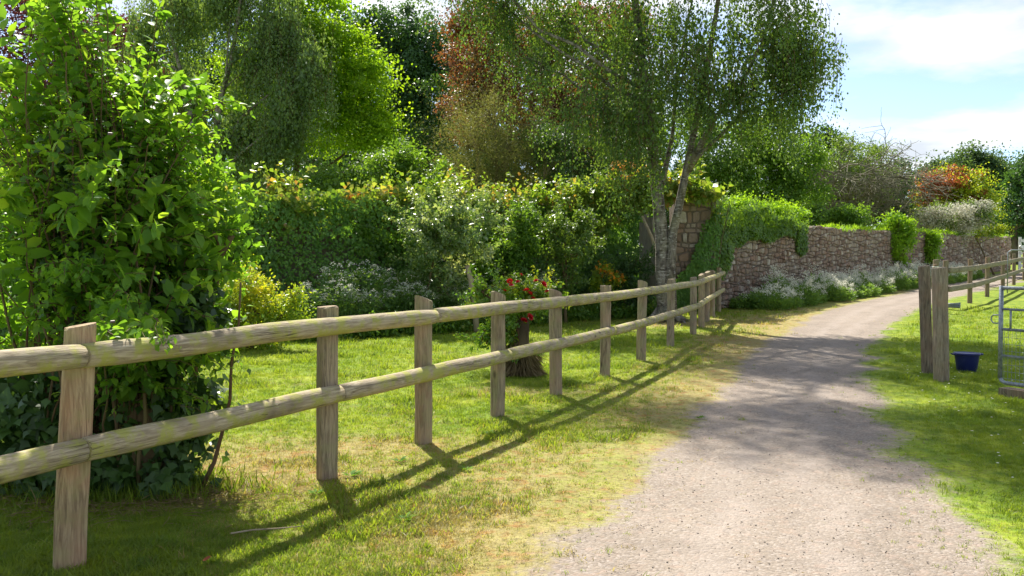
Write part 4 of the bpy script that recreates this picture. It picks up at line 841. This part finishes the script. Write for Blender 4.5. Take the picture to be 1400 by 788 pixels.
P, D, N, L, _ = foliage(lo_, 2600, .15, .8, 'spray', .3, 26, .9, .4); add_leaves(av, AB, 'trailing_shoots', P, D, N, L, .85, M['l_vine'])
climber('doorway_ivy', 'shaded dark ivy hanging beside the garden door', 'ivy', [(x, y + .1, gwz(x, y, .1), gwz(x, y, hi)) for (x, y), hi in zip(cv[:4], (2.6, 3.0, 3.1, 3.2))], 9000, .10, M['l_ivy'], .4, seed=15)
oc = foliage(PL(26.2, (845, 238, 16, 14), (870, 240, 18, 12), (860, 228, 10, 8)), 500, .16, .7, 'bush', .2, 12, .8, .3)
r_ = empty('peach_shrub', (3.4, 26.9, g1(3.4, 26.9)), 'spray of peach coloured young leaves above the door vine', 'shrub'); RB = np.array(r_.location); add_leaves(r_, RB, 'leaves', *oc[:4], .45, M['l_orange'])
b = MB()
for q in oc[4][:14]: b.tube(curve(RB + (0, .1, 2.4), q, .1, 6) - RB, np.linspace(.02, .006, 6), 4, False)
tag(obj('stems', b.data('stems', M['stem']), r_), kind='stuff')
# ivy over the near end of the stone wall
def wallseg(us, lo, hi): return [(*wpt(u, l, .03)[:2], wpt(u, l, 0)[2], wpt(u, h, 0)[2]) for u, l, h in zip(us, lo, hi)]
us = (-.2, .6, 1.2, 2.0, 3.0, 4.0, 5.2, 6.2)
climber('wall_ivy', 'sunlit ivy spilling over the near end of the stone wall', 'ivy', wallseg(us, (.75, 1.25, 1.7, 1.95, 2.0, 2.1, 2.3, 2.25), (3.05, 3.05, 3.0, 3.0, 2.95, 2.85, 2.8, 2.75)), 15000, .085, M['l_ivyl'], .32, seed=22)
climber('pier_ivy', 'dark ivy climbing the foot of the stone pier', 'ivy', [(4.7, 26.65, .2, 1.0), (5.2, 26.65, .2, 1.5), (5.6, 26.65, .2, 2.4), (6.05, 26.8, .2, 3.3)], 4600, .085, M['l_ivy'], .16, seed=25)
climber('hanging_ivy', 'short strip of ivy hanging from the wall top', 'ivy', wallseg((6.6, 7.1, 7.6), (1.75, 1.65, 1.85), (2.75, 2.75, 2.7)), 1800, .085, M['l_ivyl'], .2, seed=28)
def mound(name, label, d, ls, n, leaf, mat, style='bush', cr=.3, up=.6, lower=None):
    lo = PL(d, *ls); c = lo[0]; B = np.array([c[0], c[1], g1(c[0], c[1])]); root = empty(name, tuple(B), label, 'ivy'); P, D, N, L, cl = foliage(lo, n, leaf, .7, style, cr, 50, up, .22); add_leaves(root, B, 'leaves', P, D, N, L, .8, mat, ivy_leaf)
    b = MB()
    for q in cl[:30]: b.tube(curve(B + (0, 0, .1), q, .05, 6) - B, np.linspace(.02, .006, 6), 4, False)
    tag(obj('stems', b.data('stems', M['stem']), root), kind='stuff'); return root
mound('ivy_mound', 'big rounded mound of bright green ivy draped over the wall', 42.2, [(1222, 312, 27, 22), (1210, 325, 22, 16), (1226, 340, 18, 22), (1232, 322, 18, 22)], 9000, .11, M['l_bright'])
mound('ivy_clump', 'small bright ivy clump hanging on the far wall', 46.5, [(1271, 328, 10, 12), (1272, 345, 8, 14)], 2600, .11, M['l_bright'])
# fringe of grass and small plants along the wall top
P = []
for u in np.concatenate([rng.uniform(5, 30, 900), rng.uniform(30, WL, 500)]): P.append(wpt(u, wH(u) + .0, -.22 + rng.normal() * .14))
P = np.array(P); P = P[vnoise(P[:, 0], P[:, 1], .5, 6) > .38]; P = np.repeat(P, 7, 0); n = len(P); P += rng.normal(size=(n, 3)) * np.array([.15, .15, .05]); D = unit(rnd(n) * .9 + np.array([0, 0, 1.])); V, T = leaf_mesh(P, D, rnd(n), .10 + .12 * rng.random(n), .035)
tag(obj('wall_top_plants', mesh_data('wall_top_plants', V, T, M['l_bright'])), 'low green growth along the top of the stone wall', 'plants', kind='stuff')

# ------------------------------------------------------------ flower bank along the wall
def valerian(seedn, h, rad, nfl):
    r = np.random.default_rng(seedn); n = 760; a = r.random(n) * 6.28; rr = rad * np.sqrt(r.random(n)); P = np.stack([np.cos(a) * rr, np.sin(a) * rr, r.random(n) * h * .75 * (1.1 - (rr / rad) ** 2 * .6)], -1)
    D = unit(np.stack([np.cos(a), np.sin(a), .3 + r.random(n)], -1) + r.normal(size=(n, 3)) * .4); L = .08 + .07 * r.random(n); leaves = leaf_mesh(P, D, unit(np.array([0, 0, 1.]) + r.normal(size=(n, 3)) * .5), L, L * .4)
    b = MB(); FP = []; 
    for k in range(nfl):
        a_ = r.random() * 6.28; q = rad * 1.05 * math.sqrt(r.random()); tip = np.array([math.cos(a_) * q, math.sin(a_) * q, h * (.75 + .45 * r.random()) * (1.05 - .35 * (q / rad) ** 2)]); b.tube([tip * [.6, .6, 0], tip * [.9, .9, .6], tip], [.005, .004, .003], 3, False)
        m_ = 52; rr_ = .05 + .05 * r.random(); FP.append(tip + r.normal(size=(m_, 3)) * [rr_, rr_, rr_ * .8] * .75)
    FP = np.concatenate(FP); k = len(FP); fl = leaf_mesh(FP, unit(r.normal(size=(k, 3))), unit(r.normal(size=(k, 3)) + [0, -.2, 1.2]), .026 + .012 * r.random(k), .024)
    return mesh_data('leaves', *leaves, M['l_val']), mesh_data('flower_heads', *fl, M['fl_white']), b.data('stems', M['l_val'])
VAL = [valerian(31, .75, .42, 16), valerian(32, .6, .5, 18), valerian(33, .85, .4, 11), valerian(34, .5, .45, 2)]
def plant(name, label, cat, meshes, names, loc, sc_, rz, group):
    o = empty(name, loc, label, cat, group, rz); o.scale = (sc_,) * 3
    for nm, me_ in zip(names, meshes): tag(obj(nm, me_, o), kind='stuff')
    return o
u = 1.3
while u < 30:
    o_ = .45 + .35 * rng.random(); p = wpt(u, 0, o_); k = 3 if u < 3 or rng.random() < .18 else int(rng.integers(0, 3))
    plant('valerian', 'leafy valerian plant at the foot of the stone wall' if k == 3 else 'white flowering valerian plant at the foot of the stone wall', 'plant', VAL[k], ('leaves', 'flower_heads', 'stems'), (p[0], p[1], g1(p[0], p[1])), .95 + .4 * rng.random(), rng.random() * 6, 'leafy valerian along the wall' if k == 3 else 'white valerian along the wall')
    if rng.random() < .75:
        p = wpt(u + .2, 0, o_ + .72); k = int(rng.choice([1, 1, 3, 0, 2])); 
        plant('valerian', 'leafy valerian plant at the foot of the stone wall' if k == 3 else 'white flowering valerian plant at the foot of the stone wall', 'plant', VAL[k], ('leaves', 'flower_heads', 'stems'), (p[0], p[1], g1(p[0], p[1])), .85 + .3 * rng.random(), rng.random() * 6, 'leafy valerian along the wall' if k == 3 else 'white valerian along the wall')
    u += .52 + .25 * rng.random() + .01 * u

# ------------------------------------------------------------ border plants behind the lawn
def shrub(name, label, base, lobes, n, leaf, mat, cat='shrub', group=None, fn=leaf_mesh, **k):
    return tree(name, label, cat, base, lobes, n, leaf, mat, M['stem'], k.pop('tr', .045), group=group, leafname='foliage', **k)
shrub('golden_shrub', 'rounded yellow green shrub on the lawn edge by the leafy bush', (-4.7, 16.5), PL(16.5, (350, 425, 55, 42), (320, 400, 45, 38), (385, 430, 36, 38), (345, 462, 62, 24), (300, 445, 40, 40), (400, 405, 14, 14)), 15000, .055, M['l_yellow'], cr=.18, ratio=.5, shell=.22, up=.9, tr=.04)
shrub('variegated_shrub', 'tall shrub with silvery white edged leaves against the ivy', (-2.0, 20.6), PL(20.6, (600, 300, 45, 32), (640, 330, 40, 40), (585, 345, 35, 40), (620, 290, 40, 24), (605, 390, 35, 35), (570, 300, 24, 24), (660, 300, 30, 24)), 14000, .065, M['l_var'], cr=.22, shell=.3, style='spray')
shrub('green_shrub', 'leafy green shrub between the pale shrub and the rose bush', (-.2, 22.3), PL(22.3, (690, 330, 40, 42), (710, 300, 30, 22), (668, 370, 36, 36), (710, 375, 30, 35)), 11000, .07, M['l_green'], cr=.22, shell=.3)
shrub('upright_shrub', 'airy upright shrub with yellow green leaves in the border', (1.35, 22.8), PL(22.8, (775, 320, 36, 36), (790, 345, 28, 30), (760, 355, 25, 30), (800, 300, 22, 24), (750, 310, 22, 26), (775, 385, 25, 25)), 7500, .065, M['l_green2'], cr=.2, shell=.4, style='spray', limbs=10)
shrub('mahonia', 'dark spiky leaved shrub with arching leaves next to the door', (3.0, 24.2), PL(24.2, (860, 365, 26, 20), (850, 395, 30, 20), (870, 405, 25, 20), (840, 380, 20, 18)), 4500, .10, M['l_dark'], cr=.25, ratio=.35, style='spray', up=1.0, limbs=8)
r_, B_, cl_ = shrub('orange_flower_plant', 'small plant with orange flowers in front of the dark doorway', (2.55, 23.8), PL(23.8, (828, 372, 16, 16), (840, 385, 16, 14), (822, 392, 22, 16)), 1800, .075, M['l_yellow'], cr=.15, ratio=.4, up=.9)
P, D, N, L, _ = foliage(PL(23.7, (830, 374, 12, 10), (845, 380, 10, 7), (822, 366, 6, 6)), 160, .06, .7, 'bush', .1, 8); tag(add_leaves(r_, B_, 'flowers', P, D, N, L, .8, M['fl_orange']), kind='stuff')
# umbel flowers: bank of white-topped stems along the border
def umbel_plant(seedn, h, nst):
    r = np.random.default_rng(seedn); n = 420; a = r.random(n) * 6.28; rr = .34 * np.sqrt(r.random(n)); P = np.stack([np.cos(a) * rr, np.sin(a) * rr, r.random(n) ** .8 * h * .93], -1)
    D = unit(np.stack([np.cos(a), np.sin(a), .4 + 0 * a], -1) + r.normal(size=(n, 3)) * .5); L = .06 + .06 * r.random(n); lv = leaf_mesh(P, D, unit(np.array([0, 0, 1.]) + r.normal(size=(n, 3)) * .4), L, L * .55)
    b = MB(); FP = []
    for k in range(nst):
        a_ = r.random() * 6.28; q = .34 * math.sqrt(r.random()); tip = np.array([math.cos(a_) * q, math.sin(a_) * q, h * (.8 + .3 * r.random())]); b.tube([tip * [.5, .5, 0], tip * [.85, .85, .6], tip], [.006, .005, .003], 3, False)
        m_ = 26; rr_ = .04 + .025 * r.random(); o_ = r.normal(size=(m_, 3)) * [rr_, rr_, .01]; o_[:, 2] -= (o_[:, 0] ** 2 + o_[:, 1] ** 2) * 6; FP.append(tip + o_)
    FP = np.concatenate(FP); k = len(FP); fl = leaf_mesh(FP, unit(r.normal(size=(k, 3)) * [1, 1, .2]), unit(r.normal(size=(k, 3)) * .6 + [0, 0, 1.]), .022 + .01 * r.random(k), .022)
    return mesh_data('leaves', *lv, M['l_val']), mesh_data('flower_umbels', *fl, M['fl_white']), b.data('stems', M['l_val'])
UM = [umbel_plant(41, 1.12, 17), umbel_plant(42, .98, 20), umbel_plant(43, 1.25, 14)]
for q in range(30):
    t = q / 29; x = -4.2 + 5.4 * t; y = 18.7 + 4.0 * t + (q % 3) * .38 + rng.normal() * .12
    plant('white_umbel_plant', 'tall white umbel flowers on green stems in the border behind the lawn', 'plant', UM[q % 3], ('leaves', 'flower_umbels', 'stems'), (x, y, g1(x, y)), .9 + .3 * rng.random() - .15 * (q % 3 == 0), rng.random() * 6, 'white umbel flowers in the border')
GC = []
for q in range(2):
    P, D, N, L, _ = foliage([(0, 0, .16, .34, .2, .26)], 420, .07, .6, 'bush', .12, 20, .9, .35); GC.append(mesh_data('foliage', *leaf_mesh(P, D, N, L, L * .6), M['l_green' if q else 'l_rose']))
for q in range(34):
    t = q / 33; x = -4.0 + 8.0 * t; y = np.interp(x, [-4, -1, 1.3, 2.5, 4], [18.2, 20.6, 23.4, 24.0, 24.6]) + rng.normal() * .12
    plant('border_plant', 'low leafy plant edging the lawn border', 'plant', (GC[q % 2],), ('foliage',), (x, y, g1(x, y)), .9 + .5 * rng.random(), rng.random() * 6, 'low plants edging the lawn')
# dead stub in the border
ds = empty('dead_stub', (-.9, 20.2, g1(-.9, 20.2)), 'grey broken dead branch stub poking up behind the rose bush', 'branch'); b = MB(); b.tube([(.12, 0, -.05), (.06, 0, .7), (-.02, 0, 1.2), (-.1, 0, 1.5)], [.07, .065, .06, .052], 8); b.tube([(.02, 0, 1.0), (.14, 0, 1.25)], [.035, .02], 6); obj('stub', b.data('stub', M['paleb'], True), ds)
# rose bush on the lawn
rb, RBB, _ = shrub('rose_bush', 'red rose bush growing round a stump on the lawn behind the fence', (.12, 12.75), PL(12.75, (700, 425, 40, 28), (690, 455, 32, 28), (720, 400, 36, 20), (670, 410, 30, 22), (745, 415, 18, 22), (665, 460, 22, 20), (705, 480, 20, 16), (655, 395, 12, 14)), 6500, .045, M['l_rose'], cr=.14, shell=.4, style='spray', limbs=8, tr=.02)
P, D, N, L, _ = foliage(PL(12.75, (740, 405, 22, 18), (715, 395, 18, 10)), 900, .045, .5, 'spray', .12, 25); add_leaves(rb, RBB, 'young_leaves', P, D, N, L, .5, M['l_yellow'])
def rose_mesh():
    P = []; D = []; N = []
    for ring, (nn_, rr_, tilt) in enumerate(((4, .006, 1.4), (6, .014, .9), (8, .02, .45))):
        for k in range(nn_):
            a = k / nn_ * 6.28 + ring * .5; o = np.array([math.cos(a), math.sin(a), 0]); P.append(o * rr_ * .5); D.append(o * (1 - tilt * .5) + np.array([0, 0, tilt])); N.append(o * -.5 + np.array([0, 0, .8]))
    return mesh_data('rose_flower', *big_leaf(np.array(P), np.array(D), np.array(N), np.full(len(P), .032), np.full(len(P), .034)), M['fl_red'])
RM = rose_mesh()
for (px_, py_, s_) in [(742, 390, 1.6), (720, 398, 1.2), (724, 402, 1.1), (697, 385, 1.0), (733, 385, 1.0), (741, 415, 1.0), (741, 423, 1.1), (724, 434, 1.3), (716, 439, 1.2), (699, 391, .9), (708, 386, .8), (729, 409, .9), (690, 398, .7), (712, 376, .7), (748, 399, .8)]:
    c = at(px_, py_, 12.35 + rng.random() * .2) - RBB; o = obj('rose_flower', RM, rb, tuple(c)); o.scale = (s_ * 1.15,) * 3; o.rotation_euler = (R(35) + rng.normal() * .3, rng.normal() * .3, rng.random() * 6)
stp = empty('stump', (.12, 12.8, g1(.1, 12.8)), 'ivy wrapped stump with a skirt of dry grass under the rose bush', 'stump')
b = MB(); b.tube([(0, 0, -.1), (0, 0, .05), (.01, 0, .3), (.02, 0, .75), (0, 0, 1.0)], [.17, .14, .11, .10, .07], 12); obj('wood', b.data('wood', M['bark'], True), stp)
n = 1500; a = rng.random(n) * 6.28; r0 = .10 + .12 * rng.random(n); P = np.stack([np.cos(a) * r0, np.sin(a) * r0, .08 + .4 * rng.random(n) ** 1.4], -1); D = unit(np.stack([np.cos(a) * .7, np.sin(a) * .7, -.9 + .2 * rng.random(n)], -1) + rnd(n) * .25)
V, T = leaf_mesh(P, D, rnd(n), .15 + .14 * rng.random(n), .007); V[:, 2] = np.maximum(V[:, 2], .01); obj('dry_grass', mesh_data('dry_grass', V, T, M['straw']), stp)

# ------------------------------------------------------------ big leafy shrub by the first fence post
SB = np.array([-2.75, 6.75, 0]); bush = empty('leafy_bush', tuple(SB), 'large leafy bush smothering the first stretch of fence', 'bush')
targets = []
def tgt(px, py, d, k, sx, sy, sd=.35):
    for _ in range(k): targets.append(at(px + rng.normal() * sx, py + rng.normal() * sy, d + rng.normal() * sd))
tgt(60, 60, 6.9, 26, 45, 35); tgt(150, 110, 6.8, 16, 35, 35); tgt(40, 170, 6.6, 22, 45, 45); tgt(130, 220, 6.6, 22, 55, 50); tgt(215, 200, 6.7, 12, 28, 40); tgt(250, 260, 6.7, 14, 30, 40)
tgt(330, 145, 6.6, 3, 14, 8, .15); tgt(285, 120, 6.6, 3, 12, 12, .15); tgt(290, 200, 6.6, 3, 16, 14, .15); tgt(60, 290, 6.3, 22, 55, 50); tgt(170, 310, 6.4, 22, 45, 50); tgt(255, 340, 6.6, 14, 28, 38); tgt(40, 390, 6.2, 12, 45, 40); tgt(140, 400, 6.2, 18, 50, 35); tgt(230, 410, 6.4, 12, 38, 32)
tgt(228, 470, 4.92, 5, 20, 6, .05); tgt(165, 462, 4.88, 6, 20, 8, .05); tgt(250, 500, 6.15, 10, 30, 30, .12); tgt(190, 520, 6.05, 8, 25, 35, .12); tgt(290, 470, 6.3, 5, 14, 30, .12); tgt(300, 175, 6.6, 4, 22, 25, .15); tgt(300, 380, 6.5, 6, 16, 45, .2); tgt(280, 300, 6.6, 8, 22, 40, .2); tgt(200, 150, 6.6, 6, 25, 25, .2); tgt(165, 415, 5.4, 4, 18, 12, .12); tgt(100, 380, 5.6, 4, 18, 10, .12); tgt(105, 255, 5.8, 5, 30, 20, .12); tgt(270, 520, 6.3, 7, 22, 30, .15); tgt(60, 20, 6.9, 10, 40, 16); tgt(205, 80, 6.9, 6, 24, 30); tgt(-60, 200, 6.6, 30, 60, 90); tgt(120, 5, 7.0, 6, 30, 12); tgt(305, 300, 6.7, 4, 12, 30, .2); tgt(240, 170, 6.7, 5, 20, 20, .2)
cb = MB(); LP = []; LD = []; LN = []; LL = []
for tp in targets:
    b0 = SB + np.array([-.25 + rng.normal() * .2, rng.normal() * .15, .02]); mid = b0 * .45 + tp * .55; mid[2] = tp[2] + .12 + .45 * rng.random(); mid[0] = b0[0] + (tp[0] - b0[0]) * .35; mid[1] = b0[1] + (tp[1] - b0[1]) * .35
    t = np.linspace(0, 1, 12)[:, None]; pts = (1 - t) ** 2 * b0 + 2 * t * (1 - t) * mid + t ** 2 * tp; pts[1:-1] += rng.normal(size=(10, 3)) * .012
    cb.tube(pts - SB, np.linspace(.009, .002, 12), 4, False)
    k = 21; sz = .07 * (.6 + .65 * rng.random() + (.75 if rng.random() < .2 else 0))
    for j in range(k):
        f = 1 - .74 * (j / k) ** 1.1; q = np.array([np.interp(f, t[:, 0], pts[:, i]) for i in range(3)]); q2 = np.array([np.interp(max(0, f - .05), t[:, 0], pts[:, i]) for i in range(3)]); ax = unit(q - q2)
        for s_ in (-1, 1):
            sd_ = unit(np.cross(ax, rng.normal(size=3))); dd = unit(ax * .55 + sd_ * .8 + np.array([0, 0, -.25]) + rng.normal(size=3) * .2)
            LP.append(q + rng.normal(size=3) * .02); LD.append(dd); LN.append(unit(np.array([0, 0, 1.]) + rng.normal(size=3) * .45)); LL.append(sz * (.55 + .6 * min(1, j / 4)) * (.8 + .4 * rng.random()))
LP, LD, LN, LL = map(np.array, (LP, LD, LN, LL)); order = np.argsort(-(LL / np.linalg.norm(LP - (0, 0, 1.6), axis=1)) * (np.abs(LP[:, 0] / LP[:, 1]) < .58)); top = order[:300]; rest_ = order[300:]
tag(obj('canes', cb.data('canes', M['stem']), bush), kind='stuff')
# one leaf mesh shared by the 300 leaves that show largest
v1, t1 = big_leaf(np.zeros((1, 3)), np.array([[1., 0, 0]]), np.array([[0, 0, 1.]]), np.array([1.]), np.array([.58])); LM = mesh_data('leaf', v1, t1, M['l_shrub'])
for i in top:
    o = bpy.data.objects.new('leaf', LM); C.objects.link(o); o.parent = bush; ex = LD[i]; ey = unit(np.cross(LN[i], ex)); ez = np.cross(ex, ey); m4 = Matrix(((ex[0], ey[0], ez[0], 0), (ex[1], ey[1], ez[1], 0), (ex[2], ey[2], ez[2], 0), (0, 0, 0, 1)))
    o.matrix_local = Matrix.Translation(Vector(LP[i] - SB)) @ m4 @ Matrix.Scale(LL[i], 4)
V, T = big_leaf(LP[rest_] - SB, LD[rest_], LN[rest_], LL[rest_], LL[rest_] * .58); tag(obj('leaves', mesh_data('leaves', V, T, M['l_shrub']), bush), kind='stuff')
P, D, N, L, _ = foliage([(-3.2, 6.9, 2.3, .75, .75, .35), (-2.7, 6.9, 1.6, .8, .8, .4), (-3.6, 6.9, 1.4, .7, 1.0, .4), (-2.5, 6.9, 2.2, .5, .6, .3)], 9000, .06, .6, 'bush', .2, 40, .6, .5)
V, T = leaf_mesh(P - SB, D, N, L, L * .62); tag(obj('inner_leaves', mesh_data('inner_leaves', V, T, M['l_shrub']), bush), kind='stuff')
# ivy-clad old stump at the foot of that bush
iv = empty('ivy_stump', (-2.65, 6.45, 0), 'dark ivy swathing a stump at the foot of the leafy bush', 'ivy'); IB = np.array(iv.location)
b = MB(); b.tube([(0, .1, -.1), (0, .1, .3), (-.1, .12, .9), (-.2, .15, 1.6), (-.25, .2, 2.3)], [.26, .2, .17, .14, .08], 10)
for k in range(9): p = rng.normal(size=2) * .3; b.tube(curve((p[0], p[1] * .5, -.02), (p[0] * 1.7, p[1] * .8, 1.2 + .5 * rng.random()), .08, 7), np.linspace(.018, .007, 7), 5)
obj('stems', b.data('stems', M['stem'], True), iv)
P, D, N, L, _ = foliage([(-2.75, 6.55, .35, .52, .42, .35), (-2.7, 6.6, .95, .48, .5, .32), (-2.95, 6.65, 1.5, .5, .5, .3), (-3.5, 6.5, .5, .6, .5, .35), (-3.1, 6.7, 2.1, .4, .4, .3), (-2.4, 6.6, .55, .3, .3, .25), (-2.6, 6.4, .12, .55, .16, .3), (-3.2, 6.35, .12, .5, .16, .3), (-2.25, 6.6, 1.15, .22, .3, .2)], 10500, .07, .8, 'bush', .14, 30, .5, .28, .5)
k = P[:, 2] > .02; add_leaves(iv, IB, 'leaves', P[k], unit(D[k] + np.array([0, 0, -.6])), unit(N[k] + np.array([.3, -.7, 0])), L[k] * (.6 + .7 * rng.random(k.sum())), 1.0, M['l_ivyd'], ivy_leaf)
# rank grass and straw round its foot
n = 2600; a = rng.random(n) * 6.28; rr = np.abs(rng.normal(size=n)) * .28 + .3; P = np.stack([-2.75 + np.cos(a) * rr * 1.3, 6.35 + np.sin(a) * rr * .7, np.zeros(n)], -1); P[:, 2] = ground_z(P[:, 0], P[:, 1]) - .01
D = unit(rnd(n) * .6 + np.array([0, 0, 1.1])); V, T = leaf_mesh(P, D, rnd(n), .05 + .13 * rng.random(n) ** 2, .005); tag(obj('rank_grass', mesh_data('rank_grass', V, T, M['grass'])), 'longer rank grass round the foot of the leafy bush', 'grass', kind='stuff')
n = 1300; a = rng.random(n) * 6.28; rr = np.abs(rng.normal(size=n)) * .45 + .25; P = np.stack([-2.6 + np.cos(a) * rr * 1.3, 6.1 + np.sin(a) * rr * .6, np.zeros(n)], -1); P[:, 2] = ground_z(P[:, 0], P[:, 1]) + .02 + .02 * rng.random(n)
D = unit(rnd(n) * np.array([1, 1, .15])); V, T = leaf_mesh(P, D, np.array([0, 0, 1.]) + rnd(n) * .3, .05 + .1 * rng.random(n), .006); tag(obj('dead_litter', mesh_data('dead_litter', V, T, M['straw'])), 'dead stalks and leaf litter under the leafy bush', 'litter', kind='stuff')
# sawn pruned branch of the bush, fallen stick, fallen leaf
pb = empty('pruned_branch', (-2.1, 6.9, 0), 'thick reddish pruned branch rising at the side of the leafy bush', 'branch'); b = MB(); P_ = np.array([at(238, 560, 6.9), at(272, 470, 6.9), at(292, 400, 6.85), at(302, 350, 6.8), at(318, 322, 6.75)]); P_[0][2] = -.05; b.tube(P_ - np.array(pb.location), [.03, .028, .028, .026, .022], 8); b.tube(np.array([P_[3], at(300, 330, 6.7), at(292, 318, 6.7)]) - np.array(pb.location), [.02, .018, .016], 7); obj('wood', b.data('wood', M['stem'], True), pb)
st_ = MB(); q0 = np.array([-1.62, 5.2, .035]); st_.tube([(0, 0, 0), (.12, .03, .012), (.25, .07, .008), (.40, .10, .015)], [.005, .005, .004, .002], 6); tag(obj('stick', st_.data('stick', M['paleb']), None, tuple(q0)), 'thin pale stick lying on the grass near the first fence post', 'stick')
v1, t1 = big_leaf(np.zeros((1, 3)), np.array([[1., .3, .2]]), np.array([[.1, -.3, 1.]]), np.array([.05]), np.array([.035]), -.3); m = NT('dead_leaf'); M['deadleaf'] = m.done(m.pbr((.28, .08, .03), .7, .2)); tag(obj('fallen_leaf', mesh_data('fallen_leaf', v1, t1, M['deadleaf']), None, (-1.62, 4.72, .035)), 'curled reddish brown leaf fallen on the grass', 'leaf')
n = 420; y = 4 + rng.random(n) ** 1.5 * 14; x = np.interp(y, LE[:, 1], LE[:, 0]) - 1.2 + rng.random(n) * 4.5; P = np.stack([x, y, ground_z(x, y) + .014], -1); k = rng.random(n) < .5
V, T = leaf_mesh(P, rnd(n) * np.array([1, 1, .2]), np.array([0, 0, 1.]) + rnd(n) * .35, .015 + .02 * rng.random(n), np.where(k, .012, .004)); tag(obj('leaf_litter', mesh_data('leaf_litter', V, T, M['straw'])), 'dry leaf scraps scattered on the path and verge', 'litter', kind='stuff')
# broad-leaved weeds in the turf
for (x, y, s_) in [(-.68, 5.6, 1), (-1.35, 6.2, .8), (-.9, 7.2, .9), (-1.2, 6.75, 1), (-.2, 8.4, .8), (.4, 9.6, .8), (1.9, 9.2, .7), (-.35, 6.9, .7), (.25, 8.1, .6)]:
    n = 16; a = rng.random(n) * 6.28; P = np.stack([np.cos(a) * .015, np.sin(a) * .015, .012 + 0 * a], -1); D = np.stack([np.cos(a), np.sin(a), .35 + .4 * rng.random(n)], -1); V, T = big_leaf(P, D, np.tile([0, 0, 1.], (n, 1)) + rnd(n) * .2, (.045 + .05 * rng.random(n)) * s_, .026 * s_)
    tag(obj('turf_weed', mesh_data('turf_weed', V, T, M['l_weed']), None, (x, y, float(ground_z(np.array(x), np.array(y))))), 'small broad leaved weed rosette growing in the verge turf', 'weed', 'weeds in the verge turf')
